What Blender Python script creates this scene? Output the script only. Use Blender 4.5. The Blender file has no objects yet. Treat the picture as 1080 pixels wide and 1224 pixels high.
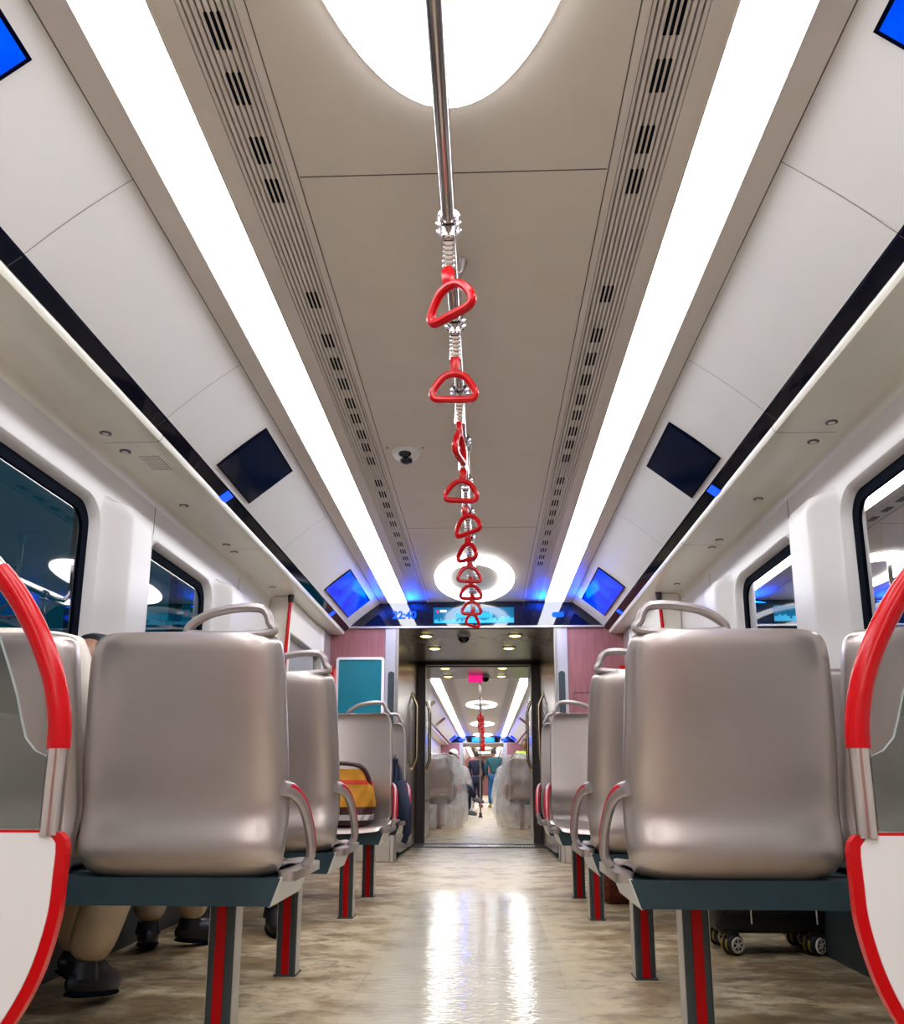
import bpy, bmesh, math, random
from mathutils import Vector, Matrix
random.seed(7)
sc = bpy.context.scene
COL = sc.collection
PI = math.pi

# ------------------------------------------------------------------ camera
def set_camera():
    f, pitch, yaw, roll = 1000.24, 0.2138, 0.0396, 0.0013
    cd = bpy.data.cameras.new('camera'); cam = bpy.data.objects.new('camera', cd); COL.objects.link(cam)
    cy, sy, cp, sp, cr, sr = math.cos(yaw), math.sin(yaw), math.cos(pitch), math.sin(pitch), math.cos(roll), math.sin(roll)
    F = Vector((-sy*cp, cy*cp, sp)); R = Vector((cy, sy, 0)); U = R.cross(F)
    R2 = cr*R + sr*U; U2 = -sr*R + cr*U
    M = Matrix((R2, U2, -F)).transposed().to_4x4(); M.translation = Vector((0.0847, 0, 0.70))
    cam.matrix_world = M
    cd.sensor_fit = 'HORIZONTAL'; cd.sensor_width = 36; cd.lens = 36*f/1080
    cd.shift_y = 108/1080; cd.clip_start = 0.02; cd.clip_end = 200
    sc.camera = cam
set_camera()
# ------------------------------------------------------------------ world, exposure, light levels
w = bpy.data.worlds.new('night'); sc.world = w; w.use_nodes = True
w.node_tree.nodes['Background'].inputs[0].default_value = (0.004, 0.080, 0.13, 1)
w.node_tree.nodes['Background'].inputs[1].default_value = 0.6
sc.view_settings.view_transform = 'Standard'; sc.view_settings.look = 'None'
sc.view_settings.exposure = 0.0; sc.view_settings.gamma = 1.0
sc.view_settings.use_curve_mapping = False
sc.cycles.use_denoising = True
sc.cycles.max_bounces = 9; sc.cycles.diffuse_bounces = 5; sc.cycles.glossy_bounces = 4
sc.cycles.transparent_max_bounces = 12; sc.cycles.sample_clamp_indirect = 6.0
sc.cycles.caustics_reflective = False; sc.cycles.caustics_refractive = False
STRIP, RING, BLUE, SCREEN = 14.5, 13.0, 2.4, 1.0

# ------------------------------------------------------------------ materials
MATS = {}
def mat(name, color, rough=0.5, metal=0.0, emit=None, estr=0.0, noise=0.0, nscale=6.0, bump=0.0, bscale=60.0, spec=0.5, coat=0.0, ior=1.45, stretch=None, edge=0.0):
    if name in MATS: return MATS[name]
    m = bpy.data.materials.new(name); m.use_nodes = True
    nt = m.node_tree; b = nt.nodes['Principled BSDF']
    b.inputs['Base Color'].default_value = (*color, 1); b.inputs['Roughness'].default_value = rough
    b.inputs['Metallic'].default_value = metal; b.inputs['IOR'].default_value = ior
    b.inputs['Specular IOR Level'].default_value = spec
    b.inputs['Coat Weight'].default_value = coat; b.inputs['Coat Roughness'].default_value = 0.08
    if emit: b.inputs['Emission Color'].default_value = (*emit, 1); b.inputs['Emission Strength'].default_value = estr
    tc = nt.nodes.new('ShaderNodeTexCoord'); mp = nt.nodes.new('ShaderNodeMapping')
    nt.links.new(tc.outputs['Object'], mp.inputs[0])
    if stretch: mp.inputs['Scale'].default_value = stretch
    if noise:
        n = nt.nodes.new('ShaderNodeTexNoise'); n.inputs['Scale'].default_value = nscale; n.inputs['Detail'].default_value = 5
        nt.links.new(mp.outputs[0], n.inputs['Vector'])
        r = nt.nodes.new('ShaderNodeValToRGB'); r.color_ramp.elements[0].position = 0.3; r.color_ramp.elements[1].position = 0.7
        lo = [max(0, c*(1-noise)) for c in color]; hi = [min(1, c*(1+noise)) for c in color]
        r.color_ramp.elements[0].color = (*lo, 1); r.color_ramp.elements[1].color = (*hi, 1)
        nt.links.new(n.outputs['Fac'], r.inputs[0]); nt.links.new(r.outputs[0], b.inputs['Base Color'])
    if bump:
        n2 = nt.nodes.new('ShaderNodeTexNoise'); n2.inputs['Scale'].default_value = bscale; n2.inputs['Detail'].default_value = 3
        nt.links.new(mp.outputs[0], n2.inputs['Vector'])
        bp = nt.nodes.new('ShaderNodeBump'); bp.inputs['Strength'].default_value = bump; bp.inputs['Distance'].default_value = 0.01
        nt.links.new(n2.outputs['Fac'], bp.inputs['Height']); nt.links.new(bp.outputs[0], b.inputs['Normal'])
    MATS[name] = m
    return m
M_ceil = mat('ceiling_panel', (0.76, 0.70, 0.635), 0.42, noise=0.02)
M_frame = mat('light_frame', (0.76, 0.70, 0.655), 0.42, noise=0.02)
M_white = mat('white_panel', (0.82, 0.81, 0.815), 0.32, noise=0.015, nscale=3)
M_cream = mat('cream_panel', (0.82, 0.80, 0.71), 0.22, noise=0.015, nscale=3)
M_wall = mat('wall_lining', (0.66, 0.635, 0.625), 0.3, noise=0.015, nscale=3)
M_seam = mat('seam_dark', (0.10, 0.085, 0.085), 0.7)
M_black = mat('gloss_black', (0.001, 0.002, 0.012), 0.05, spec=0.10)
M_endblack = mat('gloss_black_header', (0.002, 0.004, 0.018), 0.03, ior=1.62)
M_rubber = mat('rubber_black', (0.004, 0.006, 0.012), 0.85, spec=0.05)
M_strip = mat('light_diffuser', (0.9, 0.9, 0.9), 0.5, emit=(0.95, 0.965, 1.0), estr=STRIP)
M_ring = mat('ring_diffuser', (0.9, 0.9, 0.9), 0.5, emit=(0.97, 0.975, 1.0), estr=RING)
M_rim = mat('ring_rim', (0.55, 0.52, 0.5), 0.4)
M_seat = mat('seat_shell', (0.43, 0.375, 0.352), 0.29, metal=0.7, noise=0.03, nscale=5, bump=0.02, bscale=300)
M_arm = mat('arm_grey', (0.38, 0.335, 0.33), 0.36, metal=0.5)
M_beam = mat('beam_slate', (0.012, 0.032, 0.042), 0.42, noise=0.15, nscale=10)
M_cap = mat('cap_plate', (0.62, 0.61, 0.59), 0.4)
M_postdark = mat('post_slate', (0.03, 0.045, 0.05), 0.45)
M_alu = mat('aluminium', (0.55, 0.53, 0.51), 0.38, metal=0.75, noise=0.05, nscale=20)
M_red = mat('red_gloss', (0.50, 0.001, 0.004), 0.22, spec=0.35)
M_redstripe = mat('red_stripe', (0.40, 0.0, 0.002), 0.45, spec=0.2)
M_redarm = mat('red_trim', (0.48, 0.001, 0.02), 0.4, spec=0.3)
M_steel = mat('steel', (0.62, 0.57, 0.54), 0.2, metal=1.0, noise=0.05, nscale=30)
M_chrome = mat('chrome', (0.72, 0.68, 0.70), 0.12, metal=1.0)
M_pole = mat('pole_steel', (0.50, 0.45, 0.44), 0.16, metal=1.0)
M_gold = mat('brushed_gold_steel', (0.19, 0.135, 0.075), 0.26, metal=0.9, noise=0.12, nscale=4, stretch=(20, 20, 0.6))
M_goldrail = mat('gold_rail', (0.60, 0.50, 0.36), 0.2, metal=1.0)
M_pframe = mat('portal_frame', (0.42, 0.41, 0.43), 0.35, metal=0.4)
M_dframe = mat('dark_bronze', (0.05, 0.04, 0.04), 0.35, metal=0.4)
M_pink = mat('pink_laminate', (0.31, 0.115, 0.115), 0.4, noise=0.16, nscale=7, stretch=(5, 5, 0.5))
M_plinth = mat('plinth_beige', (0.50, 0.45, 0.38), 0.4, noise=0.05)
M_teal = mat('teal_board', (0.0, 0.16, 0.21), 0.25, emit=(0.0, 0.19, 0.26), estr=0.12, noise=0.05)
M_whiteframe = mat('white_frame', (0.85, 0.85, 0.86), 0.3)
M_gpanel = mat('gangway_panel', (0.27, 0.25, 0.225), 0.25, metal=0.3, noise=0.04)
M_spot = mat('spot_lens', (0.9, 0.8, 0.6), 0.3, emit=(1.0, 0.74, 0.22), estr=7.0)
M_camdark = mat('dome_dark', (0.008, 0.009, 0.02), 0.06)
M_spec = mat('lens_grey', (0.10, 0.10, 0.11), 0.2)
M_lens_off = mat('downlight_lens', (0.70, 0.68, 0.66), 0.25)
M_screen_off = mat('screen_dark', (0.002, 0.008, 0.032), 0.06, ior=1.4)
M_led = mat('blue_led', (0, 0.02, 0.3), 0.6, spec=0.1, emit=(0.0, 0.05, 1.0), estr=BLUE)
M_led2 = mat('blue_led_clip', (0, 0.02, 0.3), 0.4, emit=(0.0, 0.06, 1.0), estr=2.0)
M_cyan = mat('lcd_cyan', (0, 0.1, 0.2), 0.2, emit=(0.01, 0.50, 0.85), estr=0.9)
M_lcdblue = mat('lcd_blue', (0, 0.05, 0.1), 0.1, emit=(0.005, 0.17, 0.35), estr=0.7)
M_lcdwhite = mat('lcd_white', (0.5, 0.5, 0.5), 0.2, emit=(0.8, 0.95, 1.0), estr=0.9)
M_pinkled = mat('pink_led', (0.3, 0, 0.1), 0.3, emit=(1.0, 0.02, 0.25), estr=0.9)
M_panelwhite = mat('partition_white', (0.74, 0.725, 0.735), 0.28)
M_perf = mat('perforation', (0.56, 0.55, 0.5), 0.6)
M_navy = mat('navy_cloth', (0.006, 0.010, 0.035), 0.8, noise=0.2, nscale=20, bump=0.3)
M_yellow = mat('mustard_canvas', (0.58, 0.25, 0.012), 0.7, noise=0.14, nscale=14, bump=0.25)
M_brown = mat('brown_leather', (0.05, 0.012, 0.015), 0.4, noise=0.2)
M_orange = mat('orange_red_band', (0.65, 0.05, 0.015), 0.6)
M_bagwhite = mat('bag_white', (0.75, 0.70, 0.68), 0.6)
M_case = mat('case_black', (0.006, 0.006, 0.008), 0.45, bump=0.2, bscale=120)
M_wheelgold = mat('wheel_gold', (0.5, 0.36, 0.05), 0.35, metal=0.5)
M_hub = mat('wheel_hub', (0.75, 0.73, 0.70), 0.35)
M_tyre = mat('tyre_black', (0.012, 0.012, 0.014), 0.6)
M_woven = mat('woven_red', (0.15, 0.03, 0.015), 0.8, noise=0.6, nscale=26)
M_skin = mat('skin', (0.30, 0.15, 0.09), 0.5, noise=0.06)
M_hair = mat('hair_black', (0.008, 0.008, 0.014), 0.6, bump=0.5, bscale=90)
M_shirt = mat('cream_shirt', (0.78, 0.70, 0.62), 0.8, noise=0.06, nscale=9, bump=0.3, bscale=18)
M_khaki = mat('khaki_cloth', (0.48, 0.36, 0.23), 0.85, noise=0.12, nscale=10, bump=0.4, bscale=22)
M_beigecloth = mat('beige_cloth', (0.50, 0.40, 0.28), 0.85, noise=0.1, nscale=10, bump=0.4, bscale=22)
M_shoe = mat('shoe_black', (0.008, 0.010, 0.016), 0.35, noise=0.2, nscale=20)
M_shoeyel = mat('shoe_yellow', (0.55, 0.42, 0.03), 0.5)
M_pattern = mat('patterned_cloth', (0.36, 0.22, 0.06), 0.8, noise=0.7, nscale=60)
M_greytop = mat('grey_top', (0.16, 0.16, 0.18), 0.8, noise=0.1)
M_tealcloth = mat('teal_cloth', (0.012, 0.08, 0.10), 0.8, noise=0.2)
M_jeans = mat('blue_jeans', (0.008, 0.09, 0.24), 0.8, noise=0.2)
M_bluetop = mat('blue_top', (0.01, 0.05, 0.16), 0.8, noise=0.2)
M_hivis = mat('hivis_yellow', (0.55, 0.85, 0.02), 0.6, emit=(0.5, 0.9, 0.0), estr=0.0)
M_capwhite = mat('cap_white', (0.85, 0.86, 0.9), 0.5)
M_redcloth = mat('red_cloth', (0.5, 0.01, 0.01), 0.6)
M_addpost = mat('added_post', (0.10, 0.17, 0.18), 0.6, noise=0.2, nscale=2)

def glass_mat(name, tint, alpha_mix, fres=1.5, rough=0.0, gain=1.0):
    m = bpy.data.materials.new(name); m.use_nodes = True; nt = m.node_tree
    for n in list(nt.nodes): nt.nodes.remove(n)
    o = nt.nodes.new('ShaderNodeOutputMaterial'); t = nt.nodes.new('ShaderNodeBsdfTransparent'); g = nt.nodes.new('ShaderNodeBsdfGlossy')
    t.inputs[0].default_value = (*tint, 1); g.inputs['Roughness'].default_value = rough
    fr = nt.nodes.new('ShaderNodeFresnel'); fr.inputs[0].default_value = fres
    mx = nt.nodes.new('ShaderNodeMixShader')
    ml = nt.nodes.new('ShaderNodeMath'); ml.operation = 'MULTIPLY'; ml.inputs[1].default_value = gain; ml.use_clamp = True
    nt.links.new(fr.outputs[0], ml.inputs[0])
    nt.links.new(ml.outputs[0], mx.inputs[0]); nt.links.new(t.outputs[0], mx.inputs[1]); nt.links.new(g.outputs[0], mx.inputs[2])
    nt.links.new(mx.outputs[0], o.inputs[0])
    return m
M_winglass = glass_mat('window_glass', (0.42, 0.62, 0.64), 0.5, 1.75, gain=0.75)
M_screen_glass = glass_mat('screen_glass', (0.72, 0.76, 0.74), 0.5, 1.45)
M_glassrim = mat('glass_rim', (0.30, 0.36, 0.34), 0.5, spec=0.2)
def plastic_mat():
    m = bpy.data.materials.new('plastic_film'); m.use_nodes = True; nt = m.node_tree
    b = nt.nodes['Principled BSDF']; b.inputs['Base Color'].default_value = (0.82, 0.83, 0.86, 1); b.inputs['Roughness'].default_value = 0.25
    n = nt.nodes.new('ShaderNodeTexNoise'); n.inputs['Scale'].default_value = 2.2; n.inputs['Detail'].default_value = 3
    r = nt.nodes.new('ShaderNodeValToRGB'); r.color_ramp.elements[0].position = 0.35; r.color_ramp.elements[1].position = 0.72
    r.color_ramp.elements[0].color = (0.07,)*3+(1,); r.color_ramp.elements[1].color = (0.62,)*3+(1,)
    tc = nt.nodes.new('ShaderNodeTexCoord'); nt.links.new(tc.outputs['Object'], n.inputs['Vector'])
    nt.links.new(n.outputs['Fac'], r.inputs[0]); nt.links.new(r.outputs[0], b.inputs['Alpha'])
    return m
M_film = plastic_mat()

def floor_mat(filmed=True):
    m = bpy.data.materials.new('floor_vinyl'); m.use_nodes = True; nt = m.node_tree; L = nt.links
    b = nt.nodes['Principled BSDF']
    tc = nt.nodes.new('ShaderNodeTexCoord'); sx = nt.nodes.new('ShaderNodeSeparateXYZ'); L.new(tc.outputs['Object'], sx.inputs[0])
    mp = nt.nodes.new('ShaderNodeMapping'); mp.inputs['Scale'].default_value = (1.0, 1.3, 1); L.new(tc.outputs['Object'], mp.inputs[0])
    def noise(scale, det=6, dist=0.0):
        n = nt.nodes.new('ShaderNodeTexNoise'); n.inputs['Scale'].default_value = scale; n.inputs['Detail'].default_value = det
        n.inputs['Distortion'].default_value = dist; n.inputs['Roughness'].default_value = 0.62; L.new(mp.outputs[0], n.inputs['Vector']); return n
    def ramp(src, p0, p1, c0, c1):
        r = nt.nodes.new('ShaderNodeValToRGB'); r.color_ramp.elements[0].position = p0; r.color_ramp.elements[1].position = p1
        r.color_ramp.elements[0].color = (*c0, 1); r.color_ramp.elements[1].color = (*c1, 1); L.new(src, r.inputs[0]); return r
    def mix(fac, a, bb):
        x = nt.nodes.new('ShaderNodeMix'); x.data_type = 'RGBA'; L.new(fac, x.inputs['Factor'])
        if isinstance(a, tuple): x.inputs['A'].default_value = (*a, 1)
        else: L.new(a, x.inputs['A'])
        if isinstance(bb, tuple): x.inputs['B'].default_value = (*bb, 1)
        else: L.new(bb, x.inputs['B'])
        return x.outputs['Result']
    base = ramp(noise(2.2).outputs['Fac'], 0.3, 0.7, (0.60, 0.49, 0.31), (0.72, 0.61, 0.42))
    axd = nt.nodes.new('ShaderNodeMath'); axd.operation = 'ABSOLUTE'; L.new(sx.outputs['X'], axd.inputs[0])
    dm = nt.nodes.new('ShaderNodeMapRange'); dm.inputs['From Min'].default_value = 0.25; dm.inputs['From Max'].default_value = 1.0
    dm.inputs['To Min'].default_value = -0.03; dm.inputs['To Max'].default_value = 0.10; L.new(axd.outputs[0], dm.inputs['Value'])  # dirt grows towards the sides, also standing in for shade under the seats
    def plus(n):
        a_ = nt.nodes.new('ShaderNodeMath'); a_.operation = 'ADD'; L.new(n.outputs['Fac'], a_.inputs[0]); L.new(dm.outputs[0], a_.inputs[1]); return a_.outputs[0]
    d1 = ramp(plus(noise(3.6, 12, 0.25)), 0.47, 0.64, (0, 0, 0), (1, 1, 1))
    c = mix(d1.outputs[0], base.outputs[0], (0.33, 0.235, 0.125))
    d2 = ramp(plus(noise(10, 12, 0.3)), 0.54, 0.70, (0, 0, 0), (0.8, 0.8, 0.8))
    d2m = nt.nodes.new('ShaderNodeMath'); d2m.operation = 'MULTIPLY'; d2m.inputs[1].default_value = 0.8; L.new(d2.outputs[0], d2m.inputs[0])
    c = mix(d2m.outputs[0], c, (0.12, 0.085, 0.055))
    d3 = ramp(noise(14, 2, 0.4).outputs['Fac'], 0.72, 0.76, (0, 0, 0), (1, 1, 1))
    c = mix(d3.outputs[0], c, (0.62, 0.32, 0.10))
    # the clear protective film laid along the aisle: a strip of its own, cleaner and glossier
    ax = nt.nodes.new('ShaderNodeMath'); ax.operation = 'ABSOLUTE'; L.new(sx.outputs['X'], ax.inputs[0])
    film = nt.nodes.new('ShaderNodeMapRange'); film.inputs['From Min'].default_value = 0.42; film.inputs['From Max'].default_value = 0.24
    L.new(ax.outputs[0], film.inputs['Value'])
    fy = nt.nodes.new('ShaderNodeMapRange'); fy.inputs['From Min'].default_value = 6.1; fy.inputs['From Max'].default_value = 5.3
    L.new(sx.outputs['Y'], fy.inputs['Value'])
    fxy = nt.nodes.new('ShaderNodeMath'); fxy.operation = 'MULTIPLY'; L.new(film.outputs[0], fxy.inputs[0]); L.new(fy.outputs[0], fxy.inputs[1]); film = fxy
    fm = nt.nodes.new('ShaderNodeMath'); fm.operation = 'MULTIPLY'; fm.inputs[1].default_value = 0.75 if filmed else 0.0; L.new(film.outputs[0], fm.inputs[0])
    c = mix(fm.outputs[0], c, (0.56, 0.53, 0.46))
    L.new(c, b.inputs['Base Color'])
    ro = nt.nodes.new('ShaderNodeMapRange'); ro.inputs['To Min'].default_value = 0.36; ro.inputs['To Max'].default_value = 0.07 if filmed else 0.26
    L.new(film.outputs[0], ro.inputs['Value']); L.new(ro.outputs[0], b.inputs['Roughness'])
    mp2 = nt.nodes.new('ShaderNodeMapping'); mp2.inputs['Scale'].default_value = (0.9, 3.2, 1); L.new(tc.outputs['Object'], mp2.inputs[0])
    nb = nt.nodes.new('ShaderNodeTexNoise'); nb.inputs['Scale'].default_value = 16; nb.inputs['Detail'].default_value = 3; L.new(mp2.outputs[0], nb.inputs['Vector'])
    bp = nt.nodes.new('ShaderNodeBump'); bp.inputs['Strength'].default_value = 0.24; bp.inputs['Distance'].default_value = 0.01
    L.new(nb.outputs['Fac'], bp.inputs['Height']); L.new(bp.outputs[0], b.inputs['Normal'])
    b.inputs['IOR'].default_value = 1.5; b.inputs['Specular IOR Level'].default_value = 0.28
    return m
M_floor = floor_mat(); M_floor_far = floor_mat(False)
def bluescreen_mat():
    m = bpy.data.materials.new('screen_blue'); m.use_nodes = True; nt = m.node_tree; L = nt.links
    b = nt.nodes['Principled BSDF']; b.inputs['Base Color'].default_value = (0, 0.005, 0.03, 1); b.inputs['Roughness'].default_value = 0.12; b.inputs['Specular IOR Level'].default_value = 0.05
    tc = nt.nodes.new('ShaderNodeTexCoord'); n = nt.nodes.new('ShaderNodeTexNoise'); n.inputs['Scale'].default_value = 5; n.inputs['Detail'].default_value = 6
    L.new(tc.outputs['Object'], n.inputs['Vector'])
    r = nt.nodes.new('ShaderNodeValToRGB'); r.color_ramp.elements[0].position = 0.35; r.color_ramp.elements[1].position = 0.75
    r.color_ramp.elements[0].color = (0.0, 0.025, 0.90, 1); r.color_ramp.elements[1].color = (0.0, 0.12, 1.0, 1)
    L.new(n.outputs['Fac'], r.inputs[0]); L.new(r.outputs[0], b.inputs['Emission Color']); b.inputs['Emission Strength'].default_value = SCREEN
    return m
M_screen_blue = bluescreen_mat()

# ------------------------------------------------------------------ helpers
def tag(o, label=None, cat=None, group=None, kind=None):
    if label: o['label'] = label
    if cat: o['category'] = cat
    if group: o['group'] = group
    if kind: o['kind'] = kind
    return o
def empty(name, loc=(0, 0, 0), label=None, cat=None, group=None, rz=0.0):
    o = bpy.data.objects.new(name, None); COL.objects.link(o); o.location = loc; o.rotation_euler = (0, 0, rz)
    o.empty_display_size = 0.1
    return tag(o, label, cat, group)
def copy_tree(o, parent=None):
    c = o.copy(); COL.objects.link(c); c.parent = parent
    for ch in list(o.children): copy_tree(ch, c)
    return c
def catmull(pts, n=6, closed=False):
    P = [Vector(p) for p in pts]; out = []; N = len(P)
    rng = range(N) if closed else range(N-1)
    for i in rng:
        if closed: a, b, c, d = P[(i-1) % N], P[i], P[(i+1) % N], P[(i+2) % N]
        else: a, b, c, d = P[max(i-1, 0)], P[i], P[i+1], P[min(i+2, N-1)]
        for k in range(n):
            t = k/n
            out.append(0.5*((2*b) + (c-a)*t + (2*a-5*b+4*c-d)*t*t + (3*b-a-3*c+d)*t**3))
    if not closed: out.append(P[-1])
    return out
class MB:
    def __init__(s): s.bm = bmesh.new()
    def box(s, x0, x1, y0, y1, z0, z1, bev=0.0, seg=2):
        r = bmesh.ops.create_cube(s.bm, size=1.0); vs = r['verts']
        for v in vs: v.co = Vector(((x0+x1)/2+v.co.x*(x1-x0), (y0+y1)/2+v.co.y*(y1-y0), (z0+z1)/2+v.co.z*(z1-z0)))
        if bev:
            es = list({e for v in vs for e in v.link_edges})
            bmesh.ops.bevel(s.bm, geom=es, offset=bev, segments=seg, affect='EDGES', profile=0.5)
        return s
    def quad(s, *p):
        s.bm.faces.new([s.bm.verts.new(q) for q in p]); return s
    def extrude_poly(s, poly, axis, a, b):
        """closed polygon of 2D points swept along axis from a to b; for 'y' points are (x,z), for 'x' (y,z), for 'z' (x,y)"""
        def P(q, t): return (q[0], t, q[1]) if axis == 'y' else ((t, q[0], q[1]) if axis == 'x' else (q[0], q[1], t))
        A = [s.bm.verts.new(P(q, a)) for q in poly]; B = [s.bm.verts.new(P(q, b)) for q in poly]
        n = len(poly)
        for i in range(n): s.bm.faces.new((A[i], A[(i+1) % n], B[(i+1) % n], B[i]))
        s.bm.faces.new(A[::-1]); s.bm.faces.new(B)
        return s
    def ribbon(s, prof, y0, y1):
        """open profile of (x,z) points swept along y"""
        A = [s.bm.verts.new((x, y0, z)) for x, z in prof]; B = [s.bm.verts.new((x, y1, z)) for x, z in prof]
        for i in range(len(prof)-1): s.bm.faces.new((A[i], A[i+1], B[i+1], B[i]))
        return s
    def tube(s, pts, r, closed=False, seg=12, caps=True, flat=None, up=None):
        P = [Vector(p) for p in pts]; n = len(P); rings = []
        rr = r if isinstance(r, (list, tuple)) else [r]*n
        prev = None
        for i in range(n):
            if closed: t = P[(i+1) % n]-P[(i-1) % n]
            else: t = P[min(i+1, n-1)]-P[max(i-1, 0)]
            t.normalize()
            if up is not None: nrm = Vector(up)
            elif prev is None: nrm = Vector((0, 0, 1)) if abs(t.z) < 0.9 else Vector((1, 0, 0))
            else: nrm = prev
            nrm = (nrm - t*nrm.dot(t)).normalized(); prev = nrm; bn = t.cross(nrm)
            fl = flat or 1.0
            rings.append([s.bm.verts.new(P[i]+(nrm*math.cos(2*PI*k/seg)*fl+bn*math.sin(2*PI*k/seg))*rr[i]) for k in range(seg)])
        m = n if closed else n-1
        for i in range(m):
            a, b = rings[i], rings[(i+1) % n]
            for k in range(seg): s.bm.faces.new((a[k], a[(k+1) % seg], b[(k+1) % seg], b[k]))
        if not closed and caps: s.bm.faces.new(rings[0][::-1]); s.bm.faces.new(rings[-1])
        return s
    def lathe(s, prof, c=(0, 0, 0), seg=24, axis='z', sx=1.0, sy=1.0):
        rings = []
        for r, h in prof:
            ring = []
            for k in range(seg):
                a = 2*PI*k/seg; u, v = r*math.cos(a)*sx, r*math.sin(a)*sy
                p = (c[0]+u, c[1]+v, c[2]+h) if axis == 'z' else ((c[0]+u, c[1]+h, c[2]+v) if axis == 'y' else (c[0]+h, c[1]+u, c[2]+v))
                ring.append(s.bm.verts.new(p))
            rings.append(ring)
        for a, b in zip(rings, rings[1:]):
            for k in range(seg): s.bm.faces.new((a[k], a[(k+1) % seg], b[(k+1) % seg], b[k]))
        s.bm.faces.new(rings[0][::-1]); s.bm.faces.new(rings[-1])
        return s
    def grid(s, fn, nu, nv, closeu=False):
        V = [[s.bm.verts.new(fn(i/(nu if closeu else nu-1), j/(nv-1))) for i in range(nu)] for j in range(nv)]
        for j in range(nv-1):
            for i in range(nu if closeu else nu-1):
                s.bm.faces.new((V[j][i], V[j][(i+1) % nu], V[j+1][(i+1) % nu], V[j+1][i]))
        return V
    def ellipsoid(s, c, r, seg=16, rings=10, M=None, shape=None):
        res = bmesh.ops.create_uvsphere(s.bm, u_segments=seg, v_segments=rings, radius=1.0)
        for v in res['verts']:
            p = Vector((v.co.x*r[0], v.co.y*r[1], v.co.z*r[2]))
            if shape: p = shape(p)
            if M is not None: p = M @ p
            v.co = p+Vector(c)
        return s
    def build(s, name, m, parent=None, smooth=True, sharp=35, loc=None):
        bmesh.ops.recalc_face_normals(s.bm, faces=s.bm.faces)
        me = bpy.data.meshes.new(name); s.bm.to_mesh(me); s.bm.free()
        if isinstance(m, (list, tuple)):
            for x in m: me.materials.append(x)
        else: me.materials.append(m)
        if smooth:
            for p in me.polygons: p.use_smooth = True
            me.set_sharp_from_angle(angle=math.radians(sharp))
        o = bpy.data.objects.new(name, me); COL.objects.link(o)
        if parent: o.parent = parent
        if loc: o.location = loc
        return o
def rrect(w, h, r, n=6, cx=0, cy=0):
    """rounded rectangle outline, centred, counter-clockwise"""
    out = []
    for sx, sy, a0 in ((1, 1, 0), (-1, 1, PI/2), (-1, -1, PI), (1, -1, 1.5*PI)):
        for k in range(n+1):
            a = a0+PI/2*k/n
            out.append((cx+sx*(w/2-r)+r*math.cos(a), cy+sy*(h/2-r)+r*math.sin(a)))
    return out
TRIM = [0]
def trim(mb, m, label, smooth=True):
    TRIM[0] += 1
    o = mb.build('trim_%d' % TRIM[0], m, smooth=smooth); tag(o, label=label, kind='structure'); return o
SIDE = {-1: 'on the yellow-bag side', 1: 'on the suitcase side'}
WN = [0]

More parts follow.
